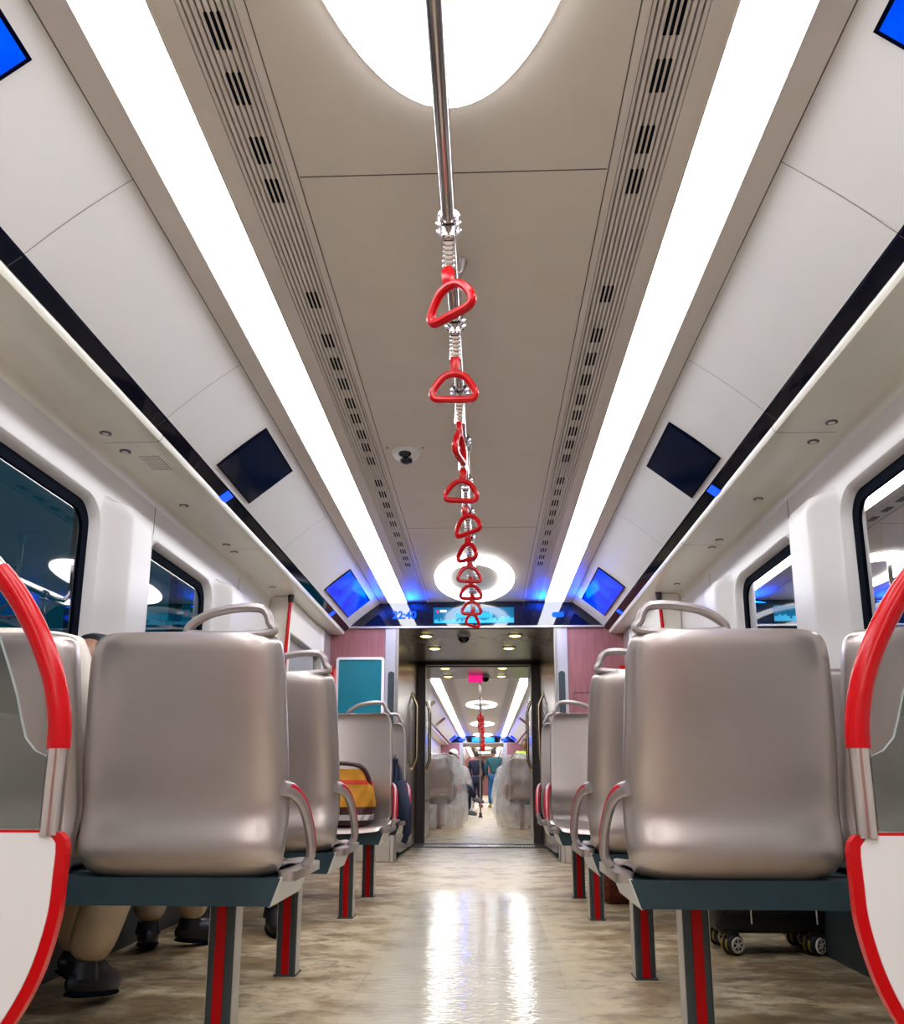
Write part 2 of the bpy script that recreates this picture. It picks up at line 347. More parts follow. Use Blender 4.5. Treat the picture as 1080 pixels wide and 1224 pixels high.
# ------------------------------------------------------------------ car shell
XW = 1.58
SEAM_P, SEAM_Z = 0.94, 2.44
def slope_pt(s, t, off=0.0):
    """point on the sloping side panel: t=0 at the ceiling seam, 1 at the black band; off lifts it into the car"""
    x = 0.94+0.30*t; z = 2.44-0.24*t
    nx, nz = -0.24/0.3842, -0.30/0.3842
    return (s*(x+nx*off), z+nz*off)
def car_shell(y0, y1, wins, where, near=True):
    # flat ceiling: middle panel, vent strips and light frames
    mb = MB(); mb.box(-0.4525, 0.4525, y0, y1, 2.45, 2.50)
    o = mb.build('ceiling' , M_ceil, smooth=False); tag(o, 'flat grey-white middle panel of the ceiling '+where, kind='structure')
    for s in (-1, 1):
        a, b = sorted((s*0.456, s*0.478))
        m = MB(); m.box(a, b, y0, y1, 2.447, 2.50)                     # edge strip beside the middle panel
        a, b = sorted((s*0.615, s*0.676)); m.box(a, b, y0, y1, 2.447, 2.50)
        a, b = sorted((s*0.852, s*0.936)); m.box(a, b, y0, y1, 2.436, 2.50)
        trim(m, M_frame, 'grey frame strips beside the long ceiling light '+SIDE[s]+' '+where, smooth=False)
        m = MB(); a, b = sorted((s*0.44, s*0.95)); m.box(a, b, y0, y1, 2.505, 2.52)
        trim(m, M_seam, 'dark backing above the ceiling strips '+SIDE[s]+' '+where, smooth=False)
        # sloping panel, gently dished
        m = MB(); prof = []
        for k in range(9):
            t = k/8; prof.append(slope_pt(s, t, -0.007*math.sin(PI*t)))
        prof = [(s*0.943, 2.47)]+prof+[(s*1.25, 2.25)]
        m.ribbon(prof, y0, y1)
        trim(m, M_white, 'white sloping side panel '+SIDE[s]+' '+where)
        m = MB(); m.ribbon([(s*1.232, 2.215), (s*1.245, 2.192), (s*1.287, 2.160), (s*1.30, 2.185)], y0, y1)
        trim(m, M_black, 'glossy black band along the panel foot '+SIDE[s]+' '+where, smooth=False)
        m = MB(); m.ribbon([(s*1.289, 2.162), (s*1.2895, 2.156), (s*1.294, 2.142), (s*1.300, 2.134), (s*1.315, 2.131), (s*1.45, 2.131), (s*1.545, 2.129), (s*1.565, 2.122), (s*1.578, 2.105), (s*1.582, 2.06)], y0, y1)
        trim(m, M_cream, 'pale glossy shelf underside with rounded lip '+SIDE[s]+' '+where)
    for s, nm in ((-1, 'wall_left'), (1, 'wall_right')):
        m = MB(); bm = m.bm
        loops = [[(y0, 0.0), (y1, 0.0), (y1, 2.07), (y0, 2.07)]]
        for yc in wins: loops.append(rrect(0.98, 0.98, 0.12, 8, yc, 1.41))
        es = []
        for lp in loops:
            vs = [bm.verts.new((s*XW, y, z)) for y, z in lp]
            es += [bm.edges.new((vs[i], vs[(i+1) % len(vs)])) for i in range(len(vs))]
        bmesh.ops.triangle_fill(bm, use_beauty=True, use_dissolve=False, edges=es)
        o = m.build(nm, M_wall, smooth=False); tag(o, 'cream side wall lining '+SIDE[s]+' '+where, kind='structure')
        for yc in wins:
            WN[0] += 1
            m = MB(); A = rrect(1.0, 1.0, 0.13, 8, yc, 1.41); B = rrect(0.98, 0.98, 0.12, 8, yc, 1.41); Cc = rrect(0.93, 0.93, 0.10, 8, yc, 1.41)
            rings = [[m.bm.verts.new((s*x, y, z)) for y, z in R] for x, R in ((1.578, A), (1.572, B), (1.585, rrect(0.95, 0.95, .11, 8, yc, 1.41)), (1.615, Cc))]
            n = len(A)
            for a, b in zip(rings, rings[1:]):
                for i in range(n): m.bm.faces.new((a[i], a[(i+1) % n], b[(i+1) % n], b[i]))
            wf = m.build('window_%d' % WN[0], M_wall); tag(wf, 'dark rounded window '+SIDE[s]+' '+where, kind='structure')
            m = MB(); D = rrect(0.84, 0.84, 0.08, 8, yc, 1.41)
            rings = [[m.bm.verts.new((s*x, y, z)) for y, z in R] for x, R in ((1.612, rrect(.935, .935, .102, 8, yc, 1.41)), (1.614, D), (1.630, D))]
            for a, b in zip(rings, rings[1:]):
                for i in range(n): m.bm.faces.new((a[i], a[(i+1) % n], b[(i+1) % n], b[i]))
            m.build('gasket', M_rubber, wf)
            m = MB(); vs = [m.bm.verts.new((s*1.622, y, z)) for y, z in rrect(.86, .86, .09, 8, yc, 1.41)]; m.bm.faces.new(vs)
            m.build('pane', M_winglass, wf, smooth=False)
    # floor
    m = MB(); m.box(-1.62, 1.62, y0, y1, -0.05, 0.0)
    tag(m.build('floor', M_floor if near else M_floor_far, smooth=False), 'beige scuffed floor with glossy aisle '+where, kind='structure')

def seam_lines():
    m = MB()
    m.box(-0.45, 0.45, 2.126, 2.130, 2.4492, 2.451)
    m.box(-0.45, 0.45, 5.6, 5.6035, 2.4492, 2.451)
    for s in (-1, 1):
        a, b = sorted((s*0.449, s*0.4575)); m.box(a, b, -5, 8.05, 2.4525, 2.46)
        a, b = sorted((s*0.476, s*0.480)); m.box(a, b, -5, 8.05, 2.4485, 2.4505)
        a, b = sorted((s*0.935, s*0.943)); m.box(a, b, -5, 8.05, 2.439, 2.455)
        for y in (2.103, 3.215, 5.25) if s < 0 else (2.103, 3.24, 5.25):
            P = []
            for k in range(9):
                t = k/8; P.append(slope_pt(s, t, -0.007*math.sin(PI*t)+0.0012))
            m.ribbon(P, y, y+0.0022)
            m.ribbon([(s*1.245, 2.1912), (s*1.287, 2.1592)], y, y+0.003)
        for y in (0.6, 3.30, 4.97):
            m.ribbon([(s*1.286, 2.16), (s*1.290, 2.1415), (s*1.300, 2.133), (s*1.315, 2.1298), (s*1.57, 2.128)], y, y+0.004)
        for y in (3.985, 5.46, 2.47):
            a, b = sorted((s*1.5785, s*1.583)); m.box(a, b, y, y+0.003, 1.93, 2.07)
    trim(m, M_seam, 'thin dark seams between the ceiling and side panels', smooth=False)

car_shell(-5.0, 8.05, (-0.11, 1.40, 2.915, 4.425), 'of the near car')
seam_lines()
for s, nm in ((-1, 'baseboard_left'), (1, 'baseboard_right')):
    m = MB(); m.extrude_poly([(s*1.5, 0.0), (s*1.58, 0.0), (s*1.58, 0.36), (s*1.52, 0.36), (s*1.5, 0.34)], 'y', -5.0, 6.3)
    tag(m.build(nm, M_postdark, smooth=False), 'dark kick panel along the foot of the wall '+SIDE[s], kind='structure')
# pillars between windows
def pillar(s, yc, where):
    m = MB()
    def fn(u, v):
        y = yc+(u-0.5)*0.52; z = 0.37+1.58*v
        a = min(1, max(0, (0.5-abs(u-0.5))/0.30)); a = a*a*(3-2*a)
        top = min(1, (1.95-z)/0.035) if z > 1.0 else 1
        top = max(0.0, top)**0.5
        return (s*(XW+0.002-0.085*a*top-0.003*(1-a)*0), y, z)
    zs = 60
    m.grid(fn, 33, zs)
    trim(m, M_wall, 'rounded white pillar between windows '+SIDE[s]+' '+where)
for s in (-1, 1):
    for yc in (0.645, 2.16, 3.67, 5.20): pillar(s, yc, 'at row %.0f' % yc)
# rear end of the near car (behind the camera)
m = MB(); m.box(-1.62, 1.62, -5.06, -5.0, 0, 2.5)
tag(m.build('wall_back', M_pink, smooth=False), 'rear end wall behind the camera', kind='structure')

# ------------------------------------------------------------------ end wall with gangway portal
def end_wall(y, where, near=True):
    m = MB()
    for s in (-1, 1):
        a, b = sorted((s*0.885, s*1.62)); m.box(a, b, y, y+0.06, 0, 2.205)
    m.box(-1.62, 1.62, y+0.005, y+0.06, 2.205, 2.52)
    tag(m.build('wall_end', M_pink, smooth=False), 'pink wood-grain end wall around the gangway '+where, kind='structure')
    m = MB(); m.extrude_poly([(-1.268, 2.208), (1.268, 2.208), (0.985, 2.449), (-0.985, 2.449)], 'y', y-0.02, y+0.004)
    hp = m.build('header_display', M_endblack, smooth=False)
    tag(hp, 'glossy black header panel with display above the doorway '+where, 'display panel')
    m = MB(); m.box(-1.27, 1.27, y-0.03, y+0.05, 2.190, 2.208)
    trim(m, M_pframe, 'pale metal edge under the black header '+where, smooth=False)
    for s in (-1, 1):
        m = MB()
        a, b = sorted((s*0.755, s*0.885)); m.box(a, b, y-0.012, y+0.05, 0, 2.19, 0.004)
        trim(m, M_pframe, 'grey metal door jamb '+SIDE[s]+' '+where, smooth=False)
        if near:
            m = MB(); m.extrude_poly(rrect(0.062, 0.95, 0.03, 5, s*0.822, 1.29), 'y', y-0.0155, y-0.008)
            trim(m, M_postdark, 'dark recessed grip slot in the door jamb '+SIDE[s], smooth=False)
            m = MB(); m.box(*sorted((s*0.760, s*0.785)), y-0.02, y-0.01, 0.0, 2.19)
            trim(m, M_gpanel, 'pale bright edge of the door jamb '+SIDE[s], smooth=False)
            m = MB(); a, b = sorted((s*0.80, s*1.55)); m.box(a, b, y-0.10, y-0.001, 0.0, 0.22, 0.01)
            a, b = sorted((s*0.770, s*0.798)); m.box(a, b, y-0.10, y-0.013, 0.0, 0.42, 0.004)
            trim(m, M_plinth, 'beige plinth box at the foot of the end wall '+SIDE[s], smooth=False)
    return hp
hdr = end_wall(8.05, 'of the near car')
yh = 8.03
m = MB(); m.box(-0.415, 0.372, yh-0.004, yh-0.001, 2.235, 2.392); lcd = m.build('lcd_strip', M_lcdblue, hdr, smooth=False); lcd['label'] = 'blue route display'
m = MB()
sky = random.Random(3)
x = -0.405
while x < 0.36:
    wd = sky.uniform(0.012, 0.03); h = sky.uniform(0.015, 0.05)
    if x > 0.24 and x < 0.34: h += 0.03
    m.box(x, min(x+wd, 0.37), yh-0.006, yh-0.0045, 2.238, 2.238+h); x += wd
m.build('skyline_graphic', M_cyan, lcd, smooth=False)
m = MB(); m.box(-0.20, 0.16, yh-0.006, yh-0.0045, 2.29, 2.335)
for k in range(12): m.box(-0.19+k*0.029, -0.178+k*0.029, yh-0.006, yh-0.0045, 2.28, 2.35)
m.build('route_graphic', M_cyan, lcd, smooth=False)
m = MB(); m.lathe([(0.0, 0), (0.012, 0.0), (0.012, 0.0015), (0.0, 0.0015)], (-0.375, yh-0.006, 2.355), 12, 'y'); m.box(-0.381, -0.369, yh-0.006, yh-0.0045, 2.335, 2.36)
m.build('pink_icon', M_pinkled, lcd, smooth=False)
m = MB(); m.box(-0.35, -0.285, yh-0.006, yh-0.0045, 2.345, 2.368)
m.build('caption_bar', M_lcdwhite, lcd, smooth=False)
def led_digits(txt, x, z, h, parent):
    cu = bpy.data.curves.new('led_digits', 'FONT'); cu.body = txt; cu.size = h; cu.extrude = 0.001; cu.align_x = 'CENTER'
    cu.offset = 0.0035
    tmp = bpy.data.objects.new('tmp', cu); me = bpy.data.meshes.new_from_object(tmp); bpy.data.objects.remove(tmp); bpy.data.curves.remove(cu)
    me.materials.clear(); me.materials.append(M_led)
    o = bpy.data.objects.new('led_digits', me); COL.objects.link(o); o.parent = parent
    o.location = (x, yh-0.006, z); o.rotation_euler = (PI/2, 0, 0); o['label'] = 'blue glowing digits'
    return o
led_digits('22:40', -0.70, 2.285, 0.105, hdr)
m = MB(); m.extrude_poly(rrect(0.115, 0.05, 0.02, 4, 0.80, 2.315), 'y', yh-0.006, yh-0.003)
m.build('led_symbol', M_led, hdr, smooth=False)
# unseen area lamps added under the ceiling for the blue patches by the displays
for x, y, z, e in ((-0.60, 7.78, 2.375, 4.0), (0.62, 7.78, 2.375, 4.0), (-0.93, 7.55, 2.30, 3.0), (0.95, 7.55, 2.30, 3.0)):
    ld = bpy.data.lights.new('added_blue_glow', 'AREA'); ld.color = (0.0, 0.06, 1.0); ld.energy = e; ld.size = 0.10; ld.size_y = 0.30; ld.shape = 'RECTANGLE'
    lo = bpy.data.objects.new('added_blue_glow', ld); COL.objects.link(lo); lo.location = (x, y, z)
    lo.rotation_euler = (math.radians(-165), 0, 0)
# wall board and hatch
t = empty('wall_board', (-1.124, 8.045, 1.10), 'blank teal display board in a white frame on the pink end wall', 'notice board')
m = MB(); A = rrect(0.47, 0.81, 0.03, 5, 0, 0.40); B = rrect(0.42, 0.76, 0.015, 5, 0, 0.40)
for ya, yb in ((-0.025, 0.0),):
    r = [[m.bm.verts.new((p[0], yy, p[1])) for p in R] for R, yy in ((A, 0.0), (A, -0.022), (B, -0.025), (B, -0.012))]
    for a, b in zip(r, r[1:]):
        for i in range(len(A)): m.bm.faces.new((a[i], a[(i+1) % len(A)], b[(i+1) % len(A)], b[i]))
m.build('frame', M_whiteframe, t, smooth=False)
m = MB(); m.box(-0.215, 0.215, -0.014, -0.004, 0.015, 0.785); m.build('board', M_teal, t, smooth=False)
m = MB()
for a in ((0.93, 1.50, 1.555, 1.562), (0.93, 0.936, 0.5, 1.562)): m.box(a[0], a[1], 8.046, 8.051, a[2], a[3])
trim(m, M_seam, 'seam of the hatch in the pink end wall on the suitcase side', smooth=False)

# ------------------------------------------------------------------ gangway
m = MB(); m.box(-0.9, 0.9, 8.05, 12.05, -0.05, 0.0)
tag(m.build('floor', M_floor_far, smooth=False), 'beige floor of the gangway between the two cars', kind='structure')
m = MB()
for yy in (9.75, 10.25): m.box(-0.76, 0.76, yy, yy+0.05, 0.0, 0.012, 0.003)
trim(m, M_dframe, 'dark threshold bars across the gangway floor', smooth=False)
m = MB(); m.box(-0.76, 0.76, 9.80, 10.25, 0.0, 0.006); trim(m, M_gpanel, 'metal threshold plate in the gangway floor', smooth=False)
for s in (-1, 1):
    m = MB()
    # brushed panel with a rounded lower corner
    m.extrude_poly([(8.055, 0.10), (8.4, 0.05), (9.4, 0.03), (10.35, 0.02), (10.35, 2.19), (8.055, 2.19)], 'x', *sorted((s*0.752, s*0.80)))
    trim(m, M_gold, 'brushed bronze gangway side panel '+SIDE[s], smooth=False)
    m = MB(); a, b = sorted((s*0.655, s*0.80)); m.box(a, b, 10.35, 10.55, 0, 2.19, 0.01)
    trim(m, M_dframe, 'dark inner door frame of the gangway '+SIDE[s], smooth=False)
    m = MB(); a, b = sorted((s*0.70, s*0.78)); m.box(a, b, 10.55, 12.0, 0, 2.19)
    trim(m, M_gpanel, 'grey side wall of the far gangway half '+SIDE[s], smooth=False)
    # two bent handrails
    for k, (yy, x0, x1) in enumerate(((9.55, 0.752, 0.69), (10.40, 0.655, 0.60))):
        zt, zb = (1.70, 0.86) if k == 0 else (1.70, 0.86)
        t = empty('handrail', (0, yy, 0), 'bent bronze handrail '+SIDE[s]+(' on the brushed gangway panel' if k == 0 else ' on the dark inner door frame'), 'handrail', 'gangway handrails')
        m = MB(); m.tube(catmull([(s*x0, 0, zt), (s*(x0-0.015), 0, zt-0.02), (s*(x1+0.01), 0, zt-0.10), (s*x1, 0, zt-0.15), (s*x1, 0, zt-0.3), (s*x1, 0, zb+0.3), (s*x1, 0, zb+0.15), (s*(x1+0.01), 0, zb+0.10), (s*(x0-0.015), 0, zb+0.02), (s*x0, 0, zb)], 5), 0.019)
        m.build('rail', M_goldrail, t)
        for z in (zt, zb):
            m = MB(); m.lathe([(0.0, 0), (0.035, 0), (0.035, -s*0.008), (0.0, -s*0.008)], (s*x0, 0, z), 16, 'x'); m.build('mount', M_goldrail, t)
m = MB(); m.box(-0.80, 0.80, 8.05, 10.35, 2.19, 2.25); m.box(-0.80, 0.80, 10.6, 12.05, 2.19, 2.25)
tag(m.build('ceiling', M_gpanel, smooth=False), 'low grey gangway ceiling with small round lights', kind='structure')
m = MB(); m.box(-0.78, 0.78, 10.35, 10.42, 2.15, 2.25); m.box(-0.78, 0.78, 10.52, 10.6, 2.15, 2.25); m.box(-0.78, 0.78, 10.42, 10.52, 2.2, 2.25)
trim(m, M_dframe, 'dark double bar across the gangway ceiling', smooth=False)
GW = {(8.45, -1): 'first by the pink end wall', (9.25, -1): 'second from the pink end wall', (10.9, -1): 'third, past the dark bar', (11.75, -1): 'last, beside the next car'}
for yy, xx in ((8.45, 0.455), (9.25, 0.415), (10.9, 0.375), (11.75, 0.375)):
    for s in (-1, 1):
        t = empty('downlight', (s*xx-0.06, yy, 2.19), 'small warm round gangway downlight '+SIDE[s]+', '+GW[(yy, -1)], 'ceiling light', 'gangway downlights')
        m = MB(); m.lathe([(0.0, 0.0), (0.075, 0.0), (0.075, -0.008), (0.058, -0.012), (0.0, -0.012)], (0, 0, 0), 20); m.build('rim', M_alu, t)
        m = MB(); m.lathe([(0.0, -0.0125), (0.056, -0.0125), (0.04, -0.018), (0.0, -0.019)], (0, 0, 0), 20); m.build('lens', M_spot, t)
for yy, xx, lb in ((8.46, -0.13, 'black camera dome on the gangway ceiling by the pink end wall'), (11.8, 0.09, 'black camera dome on the gangway ceiling beside the pink light')):
    t = empty('camera_dome', (xx, yy, 2.19), lb, 'camera')
    m = MB(); m.lathe([(0, 0), (0.07, 0), (0.07, -0.02), (0, -0.02)], (0, 0, 0), 20); m.build('collar', M_pframe, t)
    m = MB(); m.ellipsoid((0, 0, -0.02), (0.058, 0.058, 0.062)); m.build('dome', M_camdark, t)
m = MB(); m.box(-0.15, 0.05, 11.70, 11.72, 2.09, 2.19, 0.004)
tag(m.build('exit_light', M_pinkled, smooth=False), 'small pink light box hanging under the far gangway ceiling', 'sign light')

# ------------------------------------------------------------------ ceiling lights, ring lights, grilles
def strip_light(s, y0, y1, label):
    t = empty('ceiling_light', (s*0.764, (y0+y1)/2, 2.45), label, 'ceiling light'); L = (y1-y0)/2
    m = MB(); m.box(-0.086, 0.086, -L, L, -0.006, 0.02); m.build('diffuser', M_strip, t, smooth=False)
    m = MB()
    m.box(-0.089, -0.0865, -L, L, -0.010, 0.03); m.box(0.0865, 0.089, -L, L, -0.010, 0.03)
    m.build('side_rail', M_frame, t, smooth=False)
    return t
for s in (-1, 1):
    strip_light(s, -4.9, 8.025, 'long white glowing ceiling strip overhead '+SIDE[s])
def ring_light(y, label):
    t = empty('ring_light', (0, y, 2.449), label, 'ceiling light', 'oval ring lights along the ceiling')
    m = MB(); n = 72; R = []
    for fx, fy, z in ((0.345, 0.84, 0.0), (0.345, 0.84, -0.014), (0.335, 0.83, -0.020), (0.237, 0.592, -0.020), (0.230, 0.58, -0.014), (0.230, 0.58, 0.0)):
        R.append([m.bm.verts.new((fx*math.cos(2*PI*k/n), fy*math.sin(2*PI*k/n), z)) for k in range(n)])
    for a, b in zip(R, R[1:]):
        for k in range(n): m.bm.faces.new((a[k], a[(k+1) % n], b[(k+1) % n], b[k]))
    m.build('diffuser', M_ring, t)
    m = MB(); R = []
    for fx, fy, z in ((0.351, 0.846, 0.0), (0.351, 0.846, -0.008), (0.346, 0.841, -0.008)):
        R.append([m.bm.verts.new((fx*math.cos(2*PI*k/n), fy*math.sin(2*PI*k/n), z)) for k in range(n)])
    for a, b in zip(R, R[1:]):
        for k in range(n): m.bm.faces.new((a[k], a[(k+1) % n], b[(k+1) % n], b[k]))
    m.build('rim', M_rim, t)
    return t
ring0 = ring_light(1.03, 'large oval ring light cut by the top of the picture')
for y, lb in ((7.12, 'oval ring light above the strap handles before the black header'), (-4.0, 'oval ring light behind the camera')):
    c = copy_tree(ring0); c.location.y = y; c['label'] = lb
def grille(s, y0, y1, label, slots):
    t = empty('ventilation_grille', (s*0.5465, (y0+y1)/2, 2.45), label, 'air vent'); yc = (y0+y1)/2
    m = MB(); m.box(-0.068, 0.068, y0-yc, y1-yc, 0.022, 0.03); m.build('backing', M_seam, t, smooth=False)
    n = 9
    for k in range(n):
        x = -0.062+k*0.0155
        m = MB(); m.box(x-0.0054, x+0.0054, y0-yc, y1-yc, 0.0, 0.024, 0.002, 1)
        m.build('slat', M_frame, t, smooth=False)
    for y, ln in slots:
        m = MB()
        for k in range(3):
            x = s*(-0.0233+k*0.0155); m.box(x-0.0042, x+0.0042, y-yc-ln/2, y-yc+ln/2, -0.0015, 0.004)
        m.build('slot', M_rubber, t, smooth=False)
    return t
slots = [(y, 0.10) for y in (0.2, 0.6, 0.8, 1.05, 1.635, 1.805, 2.02, 2.185, 2.77, 3.06, 3.25, 3.435, 3.63, 3.80, 3.99, 4.16, 4.35, 4.7, 4.9, 5.1, 5.3, 5.5, 5.75, 6.0, 6.2, 6.4, 6.6)]
for s in (-1, 1): grille(s, -4.9, 8.03, 'slatted air vent beside the ceiling strip overhead '+SIDE[s], slots)

# ------------------------------------------------------------------ screens on the sloping panels
def slope_screen(s, y0, y1, t0, t1, m_face, label, extra=None):
    a = slope_pt(s, t0, 0.002); b = slope_pt(s, t1, 0.002)
    t = empty('display_screen', ((a[0]+b[0])/2, (y0+y1)/2, (a[1]+b[1])/2), label, 'screen')
    yc = (y0+y1)/2; cx, cz = (a[0]+b[0])/2, (a[1]+b[1])/2
    def slab(ta, tb, ya, yb, o0, o1, mm, nm):
        q = MB(); P = []
        for tt, oo in ((ta, o0), (tb, o0), (tb, o1), (ta, o1)):
            x, z = slope_pt(s, tt, oo); P.append((x-cx, z-cz))
        q.extrude_poly(P, 'y', ya-yc, yb-yc); return q.build(nm, mm, t, smooth=False)
    slab(t0, t1, y0, y1, -0.02, 0.003, M_black, 'bezel')
    slab(t0+0.03, t1-0.03, y0+0.012, y1-0.012, 0.0, 0.0045, m_face, 'screen_face')
    return t, slab
for s in (-1, 1):
    slope_screen(s, 3.80, 4.37, 0.13, 0.92, M_screen_off, 'dark switched-off screen on the white sloping panel '+SIDE[s])
    t, sl = slope_screen(s, 6.52, 7.68, 0.18, 0.88, M_screen_blue, 'glowing blue screen beside the black header '+SIDE[s])
    t, sl = slope_screen(s, 1.05, 1.645, 0.17, 0.95, M_screen_blue, 'glowing blue screen cut by the picture edge '+SIDE[s])
    sl(0.4, 0.6, 1.2, 1.42, 0.003, 0.0055, M_cyan, 'cyan_text_block')
    for y, lb in ((4.13, 'small blue indicator lamp on the black band beside the dark screen '), (7.22, 'small blue indicator lamp on the black band beside the blue screen ')):
        x, z = s*1.266, 2.176
        q = MB(); q.extrude_poly([(s*1.2425, 2.188), (s*1.284, 2.157), (s*1.288, 2.162), (s*1.2465, 2.194)], 'y', y-0.045, y+0.045)
        tag(q.build('indicator_lamp', M_led2, smooth=False), lb+SIDE[s], 'indicator lamp')

# round downlights and speaker perforations under the shelf
ORD = ['first', 'second', 'third', 'fourth', 'fifth', 'sixth']
for s in (-1, 1):
    for k, y in enumerate((3.205, 3.40, 4.135, 4.87, 5.035, 6.0)):
        t = empty('shelf_downlight', (s*1.49, y, 2.131), ORD[k]+' small round light from the camera in the shelf underside '+SIDE[s], 'downlight', 'downlights under the luggage shelf')
        m = MB(); m.lathe([(0.0, 0.0), (0.024, 0.0), (0.024, -0.004), (0.019, -0.006), (0.0, -0.006)], (0, 0, 0), 20); m.build('rim', M_spec, t)
        m = MB(); m.lathe([(0.0, -0.0055), (0.016, -0.0055), (0.011, -0.009), (0.0, -0.010)], (0, 0, 0), 16); m.build('lens', M_lens_off, t)
m = MB()
for i in range(9):
    for j in range(7):
        m.box(-1.455+j*0.014, -1.448+j*0.014, 3.46+i*0.02, 3.468+i*0.02, 2.1285, 2.1315)
tag(m.build('speaker_grille', M_perf, smooth=False), 'perforated speaker patch beside the second round shelf light', 'speaker')
m = MB(); m.lathe([(0.0, 0.0), (0.06, 0.0), (0.06, 0.0015), (0.0, 0.0015)], (0, 0, 0), 24)
o = m.build('panel_speaker', mat('speaker_pale', (0.76, 0.75, 0.75), 0.4, noise=0.05, nscale=160)); x, z = slope_pt(-1, 0.62, -0.0105); o.location = (x, 2.86, z)
o.rotation_euler = (0, PI+math.atan2(0.24, 0.30), 0); o.rotation_euler = (0, math.atan2(0.24, -0.30), 0)
tag(o, 'faint round speaker mesh in the white sloping panel', 'speaker')

# security camera on the ceiling
t = empty('security_camera', (-0.332, 4.22, 2.45), 'white ceiling camera with two black lenses', 'camera')
m = MB(); m.lathe([(0, 0), (0.075, 0), (0.074, -0.012), (0.062, -0.035), (0.035, -0.052), (0, -0.056)], (0, 0, 0), 28); m.build('housing', M_whiteframe, t)
m = MB(); m.ellipsoid((0.0, -0.048, -0.030), (0.036, 0.022, 0.022)); m.ellipsoid((0.004, -0.012, -0.056), (0.034, 0.032, 0.020)); m.build('lens', M_camdark, t)
m = MB()
for a in range(3): m.lathe([(0, 0), (0.006, 0), (0.006, -0.003), (0, -0.003)], (0.11*math.cos(a*2.1+1.6), 0.11*math.sin(a*2.1+1.6), 0), 10)
m.build('screw', M_spec, t)

# ------------------------------------------------------------------ ceiling grab pole and strap hangers
t = empty('ceiling_pole', (0, 0, 0), 'steel grab pole hung under the middle of the ceiling', 'grab pole')
m = MB(); m.tube([(0, -4, 2.1), (0, 0, 2.1), (0, 3, 2.1), (0, 6.2, 2.1), (0, 6.34, 2.115), (0, 6.42, 2.17), (0, 6.45, 2.25), (0, 6.45, 2.45)], 0.018, seg=16); m.build('pole', M_pole, t)
for y in (-2.1, -0.55, 1.0, 2.56, 4.12, 5.68):
    m = MB(); m.tube([(0, y, 2.1), (0, y, 2.40), (0, y, 2.415), (0, y, 2.449)], [0.014, 0.014, 0.022, 0.036], seg=14); m.build('bracket', M_pole, t)
def hanger(y, rz, tilt, label, group):
    t = empty('strap_hanger', (0, y, 2.1), label, 'strap handle', group)
    m = MB()
    for yy in (-0.022, 0.010):
        m.tube([(0.026*math.cos(a), yy+0.006, 0.026*math.sin(a)) for a in [2*PI*k/20 for k in range(20)]], 0.0075, closed=True, seg=8)
    m.box(-0.017, 0.017, -0.024, 0.020, -0.050, -0.022, 0.004)
    m.build('clamp', M_chrome, t)
    m = MB()
    for x in (-0.0135, 0.0135): m.tube([(x, 0, -0.045), (x*1.02, 0, -0.13)], 0.0042, seg=8)
    for k in range(6): m.box(-0.016, 0.016, -0.006, 0.006, -0.058-k*0.0135, -0.051-k*0.0135, 0.0025, 1)
    m.build('webbing', M_chrome, t)
    m = MB(); m.box(-0.0145, 0.0145, -0.011, 0.011, -0.022, 0.028, 0.004)
    pts = [(-0.012, -0.024), (0.012, -0.024), (0.036, -0.036), (0.060, -0.070), (0.064, -0.094), (0.050, -0.106), (0, -0.107), (-0.050, -0.106), (-0.064, -0.094), (-0.060, -0.070), (-0.036, -0.036)]
    m.tube([(p.x, 0, p.y) for p in catmull([(a, b, 0) for a, b in pts], 5, True)], 0.0115, closed=True, seg=10, flat=1.0)
    m.bm.verts.ensure_lookup_table()
    hd = m.build('handle', M_red, t); hd.location = (0, 0, -0.155); hd.rotation_euler = (0, tilt, rz)
    return t
HY = [1.885, 2.345, 2.81, 3.27, 3.74, 4.20, 4.67, 5.13, 5.61, 6.06]
RZ = [-0.62, -0.05, 1.35, -0.12, -0.55, -0.75, 0.2, 0.05, -0.15, 0.75]
TL = [-0.10, 0.04, 0.0, 0.1, -0.16, 0.05, 0.0, 0.0, 0.05, 0.06]
HN = ['first', 'second', 'third', 'fourth', 'fifth', 'sixth', 'seventh', 'eighth', 'ninth', 'tenth']
h0 = None
for k, y in enumerate(HY):
    lb = HN[k]+' red strap handle from the camera on the ceiling pole'
    if k in (0, 1, 2, 9): lb = ['first red strap handle from the camera, twisted on the ceiling pole', 'second red strap handle from the camera, seen square on', 'third red strap handle from the camera, seen edge on', 'last red strap handle, before the black header panel'][[0, 1, 2, 9].index(k)]
    if h0 is None: h = h0 = hanger(y, RZ[0], TL[0], lb, 'red strap handles of the near car')
    else:
        h = copy_tree(h0); h.location.y = y; h['label'] = lb
        for c in h.children:
            if c.name.startswith('handle'): c.rotation_euler = (0, TL[k], RZ[k])

